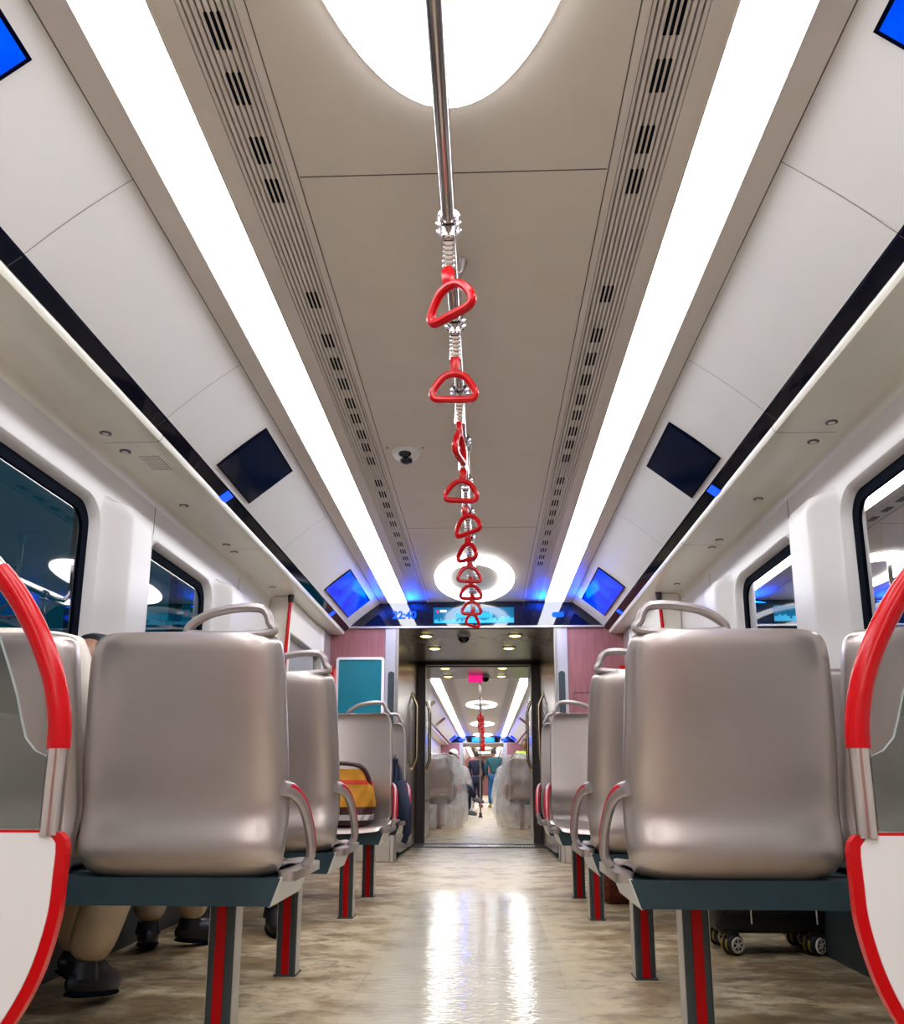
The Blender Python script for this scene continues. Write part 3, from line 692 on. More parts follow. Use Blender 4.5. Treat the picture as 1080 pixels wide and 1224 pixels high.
# ------------------------------------------------------------------ seats
def se(u, p):  # signed power
    return math.copysign(abs(u)**p, u)
BACKP = [(1.095, 0.018), (1.087, 0.004), (1.06, 0.0), (0.90, 0.020), (0.75, 0.046), (0.66, 0.066), (0.62, 0.072), (0.58, 0.060), (0.54, 0.048), (0.50, 0.052), (0.470, 0.078), (0.45, 0.115)]
def back_y(z):
    for (z0, y0), (z1, y1) in zip(BACKP, BACKP[1:]):
        if z <= z0 and z >= z1:
            t = (z0-z)/(z0-z1); return y0+(y1-y0)*t
    return BACKP[0][1] if z > BACKP[0][0] else BACKP[-1][1]
def half_w(z):
    # width grows from the top to the hips, rounded at both ends
    K = [(0.45, 0.222), (0.458, 0.246), (0.475, 0.266), (0.51, 0.280), (0.60, 0.286), (0.75, 0.284), (0.90, 0.279), (1.00, 0.273), (1.05, 0.268), (1.078, 0.258), (1.09, 0.243), (1.095, 0.220)]
    for (z0, a), (z1, b) in zip(K, K[1:]):
        if z0 <= z <= z1: return a+(b-a)*(z-z0)/(z1-z0)
    return K[0][1] if z < 0.45 else K[-1][1]
def ZM(z): return 0.45+(z-0.45)*1.022
def backrest_mesh(cx, kx=1.0):
    m = MB(); zs = [0.45, 0.454, 0.462, 0.475, 0.495, 0.52, 0.545, 0.57, 0.60, 0.64, 0.70, 0.78, 0.86, 0.94, 1.0, 1.045, 1.07, 1.083, 1.091, 1.095]
    us = [-1, -0.985, -0.95, -0.88, -0.75, -0.5, -0.25, 0, 0.25, 0.5, 0.75, 0.88, 0.95, 0.985, 1]
    def sm(z):  # smoothed back line
        return (back_y(z-0.012)+2*back_y(z)+back_y(z+0.012))/4
    B, Fv = [], []
    for z in zs:
        w_ = half_w(z)*kx; rb, rf = [], []
        for u in us:
            wrap = 0.045*abs(u)**9
            rb.append(m.bm.verts.new((cx+u*w_, sm(z)+wrap, ZM(z))))
            uu = u*0.985
            rf.append(m.bm.verts.new((cx+uu*w_, sm(z)+0.05+0.032*abs(u)**2.2+0.012*(1-abs(u)**2)*0, ZM(z)+(0.0 if z < 1.05 else 0.002))))
        B.append(rb); Fv.append(rf)
    nz, nu = len(zs), len(us)
    for j in range(nz-1):
        for i in range(nu-1):
            m.bm.faces.new((B[j][i], B[j][i+1], B[j+1][i+1], B[j+1][i]))
            m.bm.faces.new((Fv[j][i], Fv[j+1][i], Fv[j+1][i+1], Fv[j][i+1]))
        m.bm.faces.new((B[j][0], B[j+1][0], Fv[j+1][0], Fv[j][0])); m.bm.faces.new((B[j][-1], Fv[j][-1], Fv[j+1][-1], B[j+1][-1]))
    for i in range(nu-1):
        m.bm.faces.new((B[0][i], Fv[0][i], Fv[0][i+1], B[0][i+1])); m.bm.faces.new((B[-1][i], B[-1][i+1], Fv[-1][i+1], Fv[-1][i]))
    return m
def pan_mesh(cx, kx=1.0):
    m = MB(); nu, nv = 17, 15
    def top(u, v):
        x = (u-0.5)*2; wf = (0.282-0.02*max(0, (v-0.8)/0.2)**2)*kx
        y = 0.125+0.365*v; z = 0.470+0.018*abs(x)**2.5-0.010*math.sin(PI*min(1, v*1.1))+0.03*(1-v)**3
        if v > 0.86: z -= 0.035*((v-0.86)/0.14)**2
        return Vector((cx+x*wf, y, z))
    def bot(u, v):
        p = top(u, v); x = (u-0.5)*2
        return Vector((cx+(p.x-cx)*0.93, p.y-(0.012 if v > 0.95 else 0), (0.463 if v < 0.4 else 0.463-0.02*min(1, (v-0.4)/0.3))+0.010*abs(x)**4-0.0))
    T = m.grid(top, nu, nv); Bt = m.grid(bot, nu, nv)
    for j in range(nv-1):
        m.bm.faces.new((T[j][0], T[j+1][0], Bt[j+1][0], Bt[j][0])); m.bm.faces.new((T[j][-1], Bt[j][-1], Bt[j+1][-1], T[j+1][-1]))
    for i in range(nu-1):
        m.bm.faces.new((T[0][i], Bt[0][i], Bt[0][i+1], T[0][i+1])); m.bm.faces.new((T[-1][i], T[-1][i+1], Bt[-1][i+1], Bt[-1][i]))
    return m
def mirror(mb, mx):
    if mx < 0:
        for v in mb.bm.verts: v.co.x = -v.co.x
    return mb
def make_double_seat(mx, label):
    """two seats: aisle side at x=0, wall side at x=1.08 (mirrored when mx<0); the sitter faces +y, backs at y=0"""
    t = empty('double_seat', (0, 0, 0), label, 'seat', 'grey double seats of the near car')
    for k, (cx, kx) in enumerate(((0.286, 1.0), (0.848, 0.93))):
        b = mirror(backrest_mesh(cx, kx), mx).build('backrest', M_seat, t, sharp=60)
        sub = b.modifiers.new('s', 'SUBSURF'); sub.levels = 1; sub.render_levels = 1
        p = mirror(pan_mesh(cx, kx), mx).build('seat', M_seat, t, sharp=60)
        sub = p.modifiers.new('s', 'SUBSURF'); sub.levels = 1; sub.render_levels = 1
        if k == 0:
            m = MB(); a = cx-0.236
            m.tube(catmull([(a-0.004, 0.03, 1.108), (a+0.004, 0.03, 1.135), (a+0.012, 0.03, 1.158), (a+0.032, 0.03, 1.174), (a+0.09, 0.03, 1.176), (a+0.165, 0.03, 1.162), (a+0.215, 0.03, 1.135), (a+0.232, 0.03, 1.113), (a+0.215, 0.03, 1.103), (a+0.10, 0.03, 1.099)], 5, True), 0.0122, closed=True, seg=10, up=(0, 1, 0), flat=1.25)
            mirror(m, mx).build('grab_handle', M_arm, b)
            m = MB()
            path = catmull([(0.012, 0.085, 0.690), (-0.006, 0.12, 0.682), (-0.020, 0.17, 0.655), (-0.028, 0.22, 0.61), (-0.032, 0.26, 0.555), (-0.030, 0.285, 0.50), (-0.014, 0.28, 0.468)], 6)
            m.tube(path, 0.0215, seg=12, up=(1, 0, 0), flat=0.62)
            ar = mirror(m, mx).build('armrest', M_arm, t)
            m = MB(); m.tube([p+Vector((0.0, 0.004, 0.003)) for p in path[3:-7]], 0.0160, seg=10, up=(1, 0, 0), flat=0.93)
            mirror(m, mx).build('armrest_trim', M_redarm, ar)['label'] = 'red trim inside the armrest'
            m = MB()
            m.extrude_poly(rrect(0.05, 0.36, 0.02, 4, 0.0, 0.29), 'z', 0.445, 0.470)
            mirror(m, mx).build('seat_side', M_seat, t)
    m = MB(); m.extrude_poly([(0.034, 0.384), (1.12, 0.384), (1.12, 0.456), (0.008, 0.456)], 'y', 0.085, 0.455)
    m.box(0.05, 1.10, 0.16, 0.42, 0.435, 0.462)
    mirror(m, mx).build('beam', M_beam, t, smooth=False)
    m = MB(); m.extrude_poly([(0.033, 0.382), (0.039, 0.382), (0.013, 0.457), (0.005, 0.457)], 'y', 0.087, 0.453)
    mirror(m, mx).build('end_cap', M_cap, t, smooth=False)['label'] = 'pale slanted end plate'
    X = 0.216
    m = MB(); m.extrude_poly([(X-0.030, 0.275), (X+0.030, 0.275), (X+0.036, 0.285), (X+0.036, 0.355), (X+0.030, 0.365), (X-0.030, 0.365), (X-0.036, 0.355), (X-0.036, 0.285)], 'z', 0.004, 0.38)
    lg = mirror(m, mx).build('leg', M_postdark, t, smooth=False)
    m = MB()
    for x0, x1 in ((-0.0385, -0.0355), (0.0355, 0.0385)): m.box(X+x0, X+x1, 0.287, 0.353, 0.006, 0.38)
    mirror(m, mx).build('side_plate', M_alu, lg, smooth=False)['label'] = 'silver side plate'
    m = MB(); m.box(X-0.014, X+0.014, 0.2705, 0.276, 0.008, 0.38); m.box(X-0.014, X+0.014, 0.364, 0.3695, 0.008, 0.38)
    mirror(m, mx).build('red_stripe', M_redstripe, lg, smooth=False)['label'] = 'bright red stripe down the leg'
    m = MB(); m.box(X-0.042, X+0.042, 0.268, 0.372, 0.0, 0.006, 0.002); mirror(m, mx).build('foot_plate', M_postdark, lg, smooth=False)
    return t
YB = [2.215, 3.035, 5.045, 5.905]
XA = 0.452
seatR = make_double_seat(1, 'grey double seat with its back to the camera, first row on the suitcase side'); seatR.location = (XA, YB[0], 0)
seatL = make_double_seat(-1, 'grey double seat with its back to the camera, first row below the cream-shirted passenger'); seatL.location = (-XA, YB[0], 0)
c = copy_tree(seatR); c.location.y = YB[1]; c['label'] = 'grey double seat facing away, second row, with the black suitcase beyond it'
c = copy_tree(seatL); c.location.y = YB[1]; c['label'] = 'grey double seat facing away, second row, opposite the yellow bag'
for k, lb in ((2, 'grey double seat facing the camera with the yellow bag on it'), (3, 'grey double seat facing the camera with the navy coat on it')):
    c = copy_tree(seatR); c.location = (-XA, YB[k], 0); c.rotation_euler = (0, 0, PI); c['label'] = lb
for k, lb in ((2, 'empty grey double seat facing the camera, third row on the suitcase side'), (3, 'empty grey double seat facing the camera, fourth row above the woven bag')):
    c = copy_tree(seatL); c.location = (XA, YB[k], 0); c.rotation_euler = (0, 0, PI); c['label'] = lb

# ------------------------------------------------------------------ door-side screens near the camera
def near_screen(s, dx, label):
    t = empty('partition_screen', (s*dx, 1.35, 0), label, 'partition screen', 'white partition screens with red edges')
    edge = catmull([(-0.0, 0.600, 0), (0.001, 0.55, 0), (0.004, 0.49, 0), (0.024, 0.41, 0), (0.062, 0.335, 0), (0.14, 0.22, 0), (0.26, 0.11, 0), (0.42, 0.045, 0), (0.60, 0.02, 0)], 6)
    out = [(0.87, 0.628), (0.028, 0.628), (0.012, 0.624), (0.003, 0.614)]
    poly = out+[(p.x, p.y) for p in edge]+[(0.87, 0.02)]
    m = MB(); m.extrude_poly([(s*x, z) for x, z in poly], 'y', -0.008, 0.008); m.build('edge_band', M_red, t, smooth=False)['label'] = 'red edge band'
    inner = [(0.87, 0.624), (0.042, 0.624), (0.027, 0.620), (0.018, 0.608)]+[(p.x+0.0165, p.y+0.006) for p in edge[2:]]+[(0.87, 0.026)]
    m = MB(); m.extrude_poly([(s*x, z) for x, z in inner], 'y', -0.0105, 0.0105); m.build('panel', M_panelwhite, t, smooth=False)['label'] = 'white panel'
    path = catmull([(0.033, 0.62), (0.033, 0.70), (0.033, 0.755), (0.036, 0.80), (0.058, 0.885), (0.106, 0.977), (0.166, 1.054), (0.26, 1.14), (0.40, 1.21), (0.60, 1.235), (0.86, 1.24)] and
                   [(0.033, 0.62, 0), (0.033, 0.70, 0), (0.033, 0.755, 0), (0.037, 0.81, 0), (0.058, 0.885, 0), (0.106, 0.977, 0), (0.166, 1.054, 0), (0.26, 1.14, 0), (0.40, 1.21, 0), (0.60, 1.235, 0), (0.87, 1.24, 0)], 8)
    P = [(s*p.x, 0, p.y) for p in path]
    m = MB(); m.tube(P, 0.0165, seg=16); gp = m.build('grab_pole', M_steel, t)
    Q = [q for q in P if 0.752 <= q[2] and abs(q[0]) < (0.175 if s < 0 else 0.24)]
    m = MB(); m.tube(Q, 0.0185, seg=18); m.build('sleeve', M_red, gp)['label'] = 'red sleeve on the steel pole'
    gl = [(0.044, 0.63), (0.044, 0.735), (0.052, 0.744), (0.070, 0.752), (0.088, 0.772), (0.098, 0.80), (0.110, 0.84), (0.128, 0.885), (0.154, 0.945), (0.19, 1.005), (0.25, 1.08), (0.36, 1.15), (0.60, 1.185), (0.86, 1.19), (0.86, 0.63)]
    m = MB(); m.extrude_poly([(s*x, z) for x, z in gl], 'y', -0.004, 0.004); gm = m.build('glass_pane', [M_screen_glass, M_glassrim], t, smooth=False)
    for p in gm.data.polygons:
        if abs(p.normal.y) < 0.5: p.material_index = 1
    return t
near_screen(-1, 0.574, 'white partition with red curved pole beside the cream-shirted passenger')
near_screen(1, 0.634, 'white partition with red curved pole on the suitcase side')

# ------------------------------------------------------------------ end partitions and doors by the gangway
for s in (-1, 1):
    t = empty('end_partition', (s*1.42, 6.32, 0), 'cream floor-to-shelf partition with red pole '+SIDE[s], 'partition screen')
    m = MB(); m.box(*sorted((s*0.0, s*0.158)), -0.02, 0.02, 0.0, 2.128, 0.006); m.build('panel', M_cream, t, smooth=False)
    m = MB(); m.tube(catmull([(s*0.035, -0.04, 0.3), (s*0.030, -0.05, 1.2), (s*0.020, -0.05, 1.6), (s*0.004, -0.05, 1.9), (-s*0.006, -0.04, 2.08)], 6), 0.014, seg=12); m.build('red_pole', M_red, t)
    m = MB(); m.tube([(-s*0.006, -0.04, 2.07), (-s*0.008, -0.04, 2.128)], [0.020, 0.026], seg=12); m.build('pole_clamp', M_dframe, t)
    # sliding door beyond the partition
    nm = 'door_1' if s < 0 else 'door_2'
    m = MB(); m.box(*sorted((s*1.50, s*1.575)), 6.45, 7.62, 0.0, 1.86, 0.01)
    d = m.build(nm, M_alu, smooth=False); tag(d, 'grey sliding car door '+SIDE[s], kind='structure')
    m = MB()
    for y0, y1 in ((6.55, 6.98), (7.09, 7.52)): m.extrude_poly(rrect(y1-y0, 0.90, 0.08, 6, (y0+y1)/2, 1.15), 'x', *sorted((s*1.494, s*1.503)))
    m.build('pane', M_screen_off, d, smooth=False)
    m = MB(); m.box(*sorted((s*1.44, s*1.58)), 6.36, 7.70, 1.86, 2.13, 0.012)
    trim(m, M_cream, 'cream header panel above the car door '+SIDE[s], smooth=False)
    m = MB(); m.box(*sorted((s*1.42, s*1.58)), 7.70, 8.05, 0.0, 2.13, 0.02)
    trim(m, M_alu, 'grey corner post between the door and the end wall '+SIDE[s], smooth=False)
    m = MB(); m.box(*sorted((s*1.36, s*1.42)), 7.93, 8.04, 1.35, 1.80, 0.01)
    tag(m.build('emergency_box', M_red, smooth=False), 'red box on the corner post by the pink wall '+SIDE[s], 'emergency box')

# ------------------------------------------------------------------ luggage
t = empty('shoulder_bag', (-0.735, 4.80, 0.476), 'mustard yellow canvas bag with a red band lying on the seat', 'bag')
def bag_shell(z0, z1, grow=0.0, seed=0):
    m = MB()
    def fn(u, v):
        a = 2*PI*u; z = z0+(z1-z0)*v
        k = z/0.30; wx = (0.155+0.035*math.sin(PI*min(1, max(0, k)))-0.025*k)+grow; wy = (0.085+0.02*math.sin(PI*k)-0.02*k)+grow
        cx, sy_ = math.cos(a), math.sin(a)
        wob = 0.008*math.sin(5*a+seed+z*22)+0.006*math.sin(9*a-z*40)
        return (se(cx, 0.6)*(wx+wob)+0.02*math.sin(z*9), se(sy_, 0.6)*(wy+wob), z)
    V = m.grid(fn, 48, max(4, int((z1-z0)/0.015)), True)
    m.bm.faces.new(V[0][::-1]); m.bm.faces.new(V[-1])
    return m
bag_shell(0.0, 0.045, 0.004).build('base', M_brown, t)
bag_shell(0.028, 0.058, 0.008).build('base_welt', M_bagwhite, t)
bag_shell(0.055, 0.100, 0.003).build('lower_panel', M_brown, t)
bag_shell(0.098, 0.305).build('body', M_yellow, t)
bag_shell(0.222, 0.245, 0.004).build('band', M_orange, t)
m = MB(); m.tube(catmull([(-0.15, -0.03, 0.26), (-0.15, -0.05, 0.31), (-0.08, -0.06, 0.335), (0.05, -0.06, 0.335), (0.13, -0.06, 0.315), (0.165, -0.05, 0.26), (0.175, -0.03, 0.20)], 6), 0.013, seg=10); m.build('strap', M_brown, t)
for x in ():
    pass
# navy coat over the seat edge
t = empty('coat', (-0.50, 5.58, 0.47), 'dark navy coat slung over the seat edge with a hanging sleeve', 'coat')
m = MB()
def coat(u, v):
    # drape from high on the backrest down over the seat
    z = 0.475-0.02*0+0.43*(1-v)
    xw = 0.02+0.14*v; x = -0.04+(u-0.5)*xw+0.035*v
    return (x, 0.25-0.30*v+0.012*math.sin(u*14+v*5), z-0.47+0.0)
m.grid(coat, 14, 20)
o = m.build('body', M_navy, t); md = o.modifiers.new('t', 'SOLIDIFY'); md.thickness = 0.02
m = MB(); m.tube(catmull([(0.02, 0.10, 0.24), (0.055, 0.0, 0.14), (0.080, -0.06, 0.06), (0.085, -0.08, -0.02), (0.078, -0.085, -0.09), (0.062, -0.085, -0.135)], 6), [0.034]*12+[0.028]*12+[0.020]*7, seg=10, flat=0.6)
m.build('sleeve', M_navy, t)

t = empty('suitcase', (1.29, 3.90, 0.0), 'black spinner suitcase with gold wheels standing in the seat bay', 'suitcase')
m = MB(); m.box(-0.24, 0.24, -0.13, 0.15, 0.085, 0.70, 0.035, 4)
m.box(-0.20, 0.20, -0.15, -0.12, 0.16, 0.62, 0.012); m.build('shell', M_case, t)
m = MB()
for x in (-0.10, 0.10): m.tube([(x, 0.08, 0.69), (x, 0.08, 0.82)], 0.008, seg=8)
m.tube([(-0.11, 0.08, 0.82), (0.11, 0.08, 0.82)], 0.014, seg=10); m.build('pull_handle', M_rubber, t)
for x in (-0.10, 0.17):
    m = MB(); m.tube([(x, -0.152, 0.30), (x, -0.155, 0.13)], 0.003, seg=6); m.build('tag_cord', M_bagwhite, t)
for sx, sy_ in ((-0.17, -0.10), (0.17, -0.10), (-0.17, 0.11), (0.17, 0.11)):
    m = MB(); m.box(sx-0.025, sx+0.025, sy_-0.025, sy_+0.03, 0.055, 0.10, 0.006); m.tube([(sx, sy_, 0.04), (sx, sy_, 0.09)], 0.018, seg=10); fk = m.build('wheel_fork', M_case, t)
    wr_ = 0.042; K_ = wr_/0.034
    def wlathe(mm, prof, seg=20, dx=0, dz=0): mm.lathe([(r*K_, h*1.1) for r, h in prof], (dx*K_, 0, dz*K_), seg, 'y')
    m = MB()
    wlathe(m, [(0.0, -0.030), (0.022, -0.030), (0.032, -0.024), (0.034, -0.014), (0.030, -0.006), (0.0, -0.006)])
    wlathe(m, [(0.0, 0.006), (0.030, 0.006), (0.034, 0.014), (0.032, 0.024), (0.022, 0.030), (0.0, 0.030)])
    wl = m.build('wheel', M_tyre, t, loc=(sx, sy_, wr_)); wl.rotation_euler = (0, 0, 0.55 if sx > 0 else 0.45)
    m = MB()
    for k in range(6):
        a = k*PI/3; m.box(-0.0028, 0.0028, -0.037, -0.031, 0.006, 0.028)
        for v in list(m.bm.verts)[-8:]:
            x_, z_ = v.co.x, v.co.z; v.co.x = x_*math.cos(a)-z_*math.sin(a); v.co.z = x_*math.sin(a)+z_*math.cos(a)
    wlathe(m, [(0.019, -0.029), (0.020, -0.0335), (0.0255, -0.0335), (0.027, -0.028)])
    wlathe(m, [(0.0, -0.034), (0.007, -0.034), (0.008, -0.029), (0.0, -0.029)], 12)
    m.build('hub_cap', M_hub, wl)
    m = MB(); wlathe(m, [(0.0, -0.0065), (0.028, -0.0065), (0.028, 0.0065), (0.0, 0.0065)], 16)
    wlathe(m, [(0.030, 0.014), (0.0345, 0.016), (0.033, 0.024), (0.028, 0.024)], 20); m.build('hub', M_wheelgold, wl)

t = empty('woven_bag', (1.05, 5.40, 0.0), 'red-brown woven bag on the floor in the seat bay', 'bag')
m = MB(); m.box(-0.26, 0.26, -0.12, 0.12, 0.0, 0.33, 0.04, 4); m.build('body', M_woven, t)
m = MB()
for y in (-0.06, 0.06): m.tube(catmull([(-0.09, y, 0.32), (-0.08, y, 0.40), (0, y, 0.43), (0.08, y, 0.40), (0.09, y, 0.32)], 5), 0.01, seg=8)
m.build('carry_handle', M_brown, t)
# ------------------------------------------------------------------ people
def skin_bm(nodes, edges, sub=2):
    """nodes: list of (co, radius); grown into one smooth limb mesh"""
    me = bpy.data.meshes.new('tmp'); me.from_pydata([tuple(n[0]) for n in nodes], edges, [])
    o = bpy.data.objects.new('tmp', me); COL.objects.link(o)
    o.modifiers.new('k', 'SKIN')
    for i, n in enumerate(nodes):
        sv = me.skin_vertices[0].data[i]; sv.radius = (n[1], n[1]) if not isinstance(n[1], tuple) else n[1]; sv.use_root = (i == 0)
    d = o.modifiers.new('s', 'SUBSURF'); d.levels = sub; d.render_levels = sub
    dg = bpy.context.evaluated_depsgraph_get(); ev = o.evaluated_get(dg); m2 = bpy.data.meshes.new_from_object(ev)
    bm = bmesh.new(); bm.from_mesh(m2)
    bpy.data.objects.remove(o); bpy.data.meshes.remove(me); bpy.data.meshes.remove(m2)
    return bm
def merge(mb, bm):
    me = bpy.data.meshes.new('t'); bm.to_mesh(me); bm.free(); mb.bm.from_mesh(me); bpy.data.meshes.remove(me); return mb
def hand(mb, wr, el, side, scale=1.0):
    W, E_ = Vector(wr), Vector(el); d = (W-E_).normalized()
    ref = Vector((0, 0, 1)) if abs(d.z) < 0.8 else Vector((0, 1, 0))
    sd = d.cross(ref).normalized()*side; dn = d.cross(sd)
    if dn.z > 0 and abs(d.z) < 0.8: dn = -dn
    n = [(W, 0.022), (W+d*0.045, (0.030, 0.016)), (W+d*0.085, (0.036, 0.014))]; e = [(0, 1), (1, 2)]
    merge(mb, skin_bm(n, e, 2))
    for k, (off, ln) in enumerate(((-0.027, 0.062), (-0.009, 0.072), (0.009, 0.068), (0.027, 0.052))):
        b = W+d*0.078+sd*off
        n = [(b, 0.0085), (b+d*ln*0.45+dn*0.006, 0.0082), (b+d*ln*0.75+dn*0.020, 0.0076), (b+d*ln*0.9+dn*0.038, 0.0065)]
        merge(mb, skin_bm(n, [(0, 1), (1, 2), (2, 3)], 1))
    b = W+d*0.03-sd*0.026
    n = [(b, 0.011), (b+d*0.03-sd*0.022+dn*0.008, 0.0095), (b+d*0.058-sd*0.024+dn*0.018, 0.008)]
    merge(mb, skin_bm(n, [(0, 1), (1, 2)], 1))
def person(root, J, label, top, legs, shoes, hair=M_hair, cap=None, group=None, short=False):
    R = Vector(root)
    G = {k: Vector(v)-R for k, v in J.items()}
    face = Vector(J['face']).normalized(); G['face'] = face
    mb = MB()
    hd = G['head']; up = (hd-G['neck']).normalized()
    # body: torso, arms, legs in one surface
    order = ['pelvis', 'spine', 'chest', 'neck', 'headbase', 'shl', 'ell', 'wrl', 'shr', 'elr', 'wrr', 'hil', 'knl', 'anl', 'hir', 'knr', 'anr']
    G['headbase'] = hd-up*0.05
    rad = dict(pelvis=0.125, spine=0.115, chest=0.125, neck=0.055, headbase=0.055, shl=0.058, ell=0.043, wrl=0.027, shr=0.058, elr=0.043, wrr=0.027, hil=0.085, knl=0.058, anl=0.038, hir=0.085, knr=0.058, anr=0.038)
    ed = [('pelvis', 'spine'), ('spine', 'chest'), ('chest', 'neck'), ('neck', 'headbase'), ('chest', 'shl'), ('shl', 'ell'), ('ell', 'wrl'), ('chest', 'shr'), ('shr', 'elr'), ('elr', 'wrr'), ('chest', 'collar'), ('pelvis', 'hil'), ('hil', 'knl'), ('knl', 'anl'), ('pelvis', 'hir'), ('hir', 'knr'), ('knr', 'anr')]
    G['collar'] = (G['chest']*0.35+G['neck']*0.65); rad['collar'] = 0.060
    SLIM = dict(pelvis=0.03, spine=0.03, chest=0.035, shl=0.015, shr=0.015, hil=0.02, hir=0.02, knl=0.008, knr=0.008)
    def part(keys, extra, slim=False):
        idx = {k: i for i, k in enumerate(keys)}
        return skin_bm([(G[k], rad[k]+extra-(SLIM.get(k, 0) if slim else 0)) for k in keys], [(idx[a], idx[b]) for a, b in ed if a in idx and b in idx])
    merge(mb, part(order, 0, True))
    # head with face
    sd = face.cross(up).normalized(); fw = up.cross(sd).normalized()
    if fw.dot(face) < 0: fw = -fw
    RM = Matrix((sd, fw, up)).transposed()
    def headshape(p):
        if p.z < 0: p.x *= 1-0.28*(-p.z/0.115)**1.3; p.y = p.y*(1-0.12*(-p.z/0.115))+0.010*(-p.z/0.115)
        return p
    mb.ellipsoid(hd, (0.074, 0.094, 0.115), 20, 14, RM, headshape)
    mb.ellipsoid(hd+RM@Vector((0, 0.092, -0.018)), (0.013, 0.018, 0.024), 10, 8, RM)      # nose
    for sx in (-1, 1): mb.ellipsoid(hd+RM@Vector((sx*0.074, -0.005, -0.012)), (0.010, 0.020, 0.031), 10, 8, RM)   # ears
    mb.ellipsoid(hd+RM@Vector((0, 0.080, -0.062)), (0.024, 0.010, 0.009), 10, 6, RM)       # mouth
    for a, b, sdn in (('wrl', 'ell', 1), ('wrr', 'elr', -1)): hand(mb, G[a], G[b], sdn)
    o = mb.build('person', M_skin, loc=R); tag(o, label, 'person', group)
    m = MB()
    for sx in (-1, 1): m.ellipsoid(hd+RM@Vector((sx*0.030, 0.083, 0.006)), (0.012, 0.008, 0.007), 10, 6, RM)
    m.build('eyes', M_camdark, o)
    m = MB(); m.ellipsoid(hd+RM@Vector((0, -0.016, 0.022)), (0.083, 0.096, 0.108), 20, 14, RM, lambda p: Vector((p.x, min(p.y, 0.075), max(p.z, -0.055 if p.y < 0.0 else 0.012))))
    m.build('hair', hair, o)
    if cap:
        m = MB(); m.ellipsoid(hd+RM@Vector((0, -0.008, 0.045)), (0.088, 0.104, 0.095), 20, 12, RM, lambda p: Vector((p.x, p.y, max(p.z, -0.01))))
        m.ellipsoid(hd+RM@Vector((0, 0.12, 0.038)), (0.07, 0.06, 0.008), 14, 8, RM); m.build('cap', cap, o)
    merge(m := MB(), part(['chest', 'collar', 'spine', 'pelvis', 'shl', 'ell', 'wrl', 'shr', 'elr', 'wrr'], 0.024)); m.build('shirt', top, o)
    merge(m := MB(), part(['pelvis', 'hil', 'knl', 'anl', 'hir', 'knr', 'anr'], 0.036)); m.build('trousers', legs, o)
    for a, t in (('anl', 'tol'), ('anr', 'tor')):
        A, T = G[a], G[t]; d = (T-A); d.normalize(); sdv = d.cross(Vector((0, 0, 1))).normalized(); upv = sdv.cross(d)
        q = Matrix((sdv, d, upv)).transposed(); c = A+d*0.075-upv*0.045
        m = MB()
        def shoe(p): 
            k = p.y/0.14
            p.z = p.z*(1.0-0.38*max(0, k)) if p.z > 0 else max(p.z, -0.038)
            p.x *= 1+0.12*max(0, k)
            return p
        m.ellipsoid(c, (0.046, 0.14, 0.062), 18, 12, q, shoe)
        m.tube([A+upv*0.015, A-upv*0.035], [0.044, 0.052], seg=14); sh = m.build('shoe', shoes, o)
        m = MB(); m.ellipsoid(c-upv*0.034, (0.047, 0.138, 0.016), 18, 8, q, lambda p: Vector((p.x*(1+0.12*max(0, p.y/0.14)), p.y, max(p.z, -0.010)))); m.build('sole', M_rubber, sh)
    return o
# passenger in the first row window seat, hunched in a cream shirt
person((-1.27, 2.45, 0), dict(pelvis=(-1.27, 2.46, 0.60), spine=(-1.29, 2.48, 0.84), chest=(-1.29, 2.50, 1.09), neck=(-1.26, 2.64, 1.105), head=(-1.235, 2.78, 1.105), face=(0.35, 0.8, -0.25),
    shl=(-1.43, 2.48, 1.11), ell=(-1.47, 2.68, 0.84), wrl=(-1.36, 2.86, 0.68), shr=(-1.18, 2.47, 1.08), elr=(-1.13, 2.58, 0.80), wrr=(-1.20, 2.84, 0.68),
    hil=(-1.36, 2.58, 0.57), knl=(-1.38, 2.93, 0.53), anl=(-1.35, 3.08, 0.125), hir=(-1.17, 2.58, 0.57), knr=(-1.13, 2.95, 0.55), anr=(-1.20, 2.80, 0.13), tol=(-1.28, 3.26, 0.04), tor=(-1.17, 2.98, 0.10)),
    'person hunched in a cream shirt and khaki trousers on the first window seat', M_shirt, M_khaki, M_shoe)
person((-1.27, 3.30, 0), dict(pelvis=(-1.27, 3.34, 0.58), spine=(-1.27, 3.30, 0.76), chest=(-1.27, 3.31, 0.93), neck=(-1.27, 3.38, 1.03), head=(-1.27, 3.46, 1.08), face=(0, 0.8, -0.4),
    shl=(-1.45, 3.32, 1.0), ell=(-1.47, 3.42, 0.76), wrl=(-1.38, 3.64, 0.68), shr=(-1.09, 3.32, 1.0), elr=(-1.08, 3.42, 0.76), wrr=(-1.17, 3.64, 0.68),
    hil=(-1.36, 3.45, 0.57), knl=(-1.37, 3.80, 0.54), anl=(-1.37, 3.76, 0.105), hir=(-1.18, 3.45, 0.57), knr=(-1.17, 3.82, 0.54), anr=(-1.23, 3.88, 0.105), tol=(-1.42, 3.90, 0.09), tor=(-1.12, 3.98, 0.09)),
    'person in beige trousers and black shoes seated in the second row, feet under the beam', M_greytop, M_beigecloth, M_shoe)
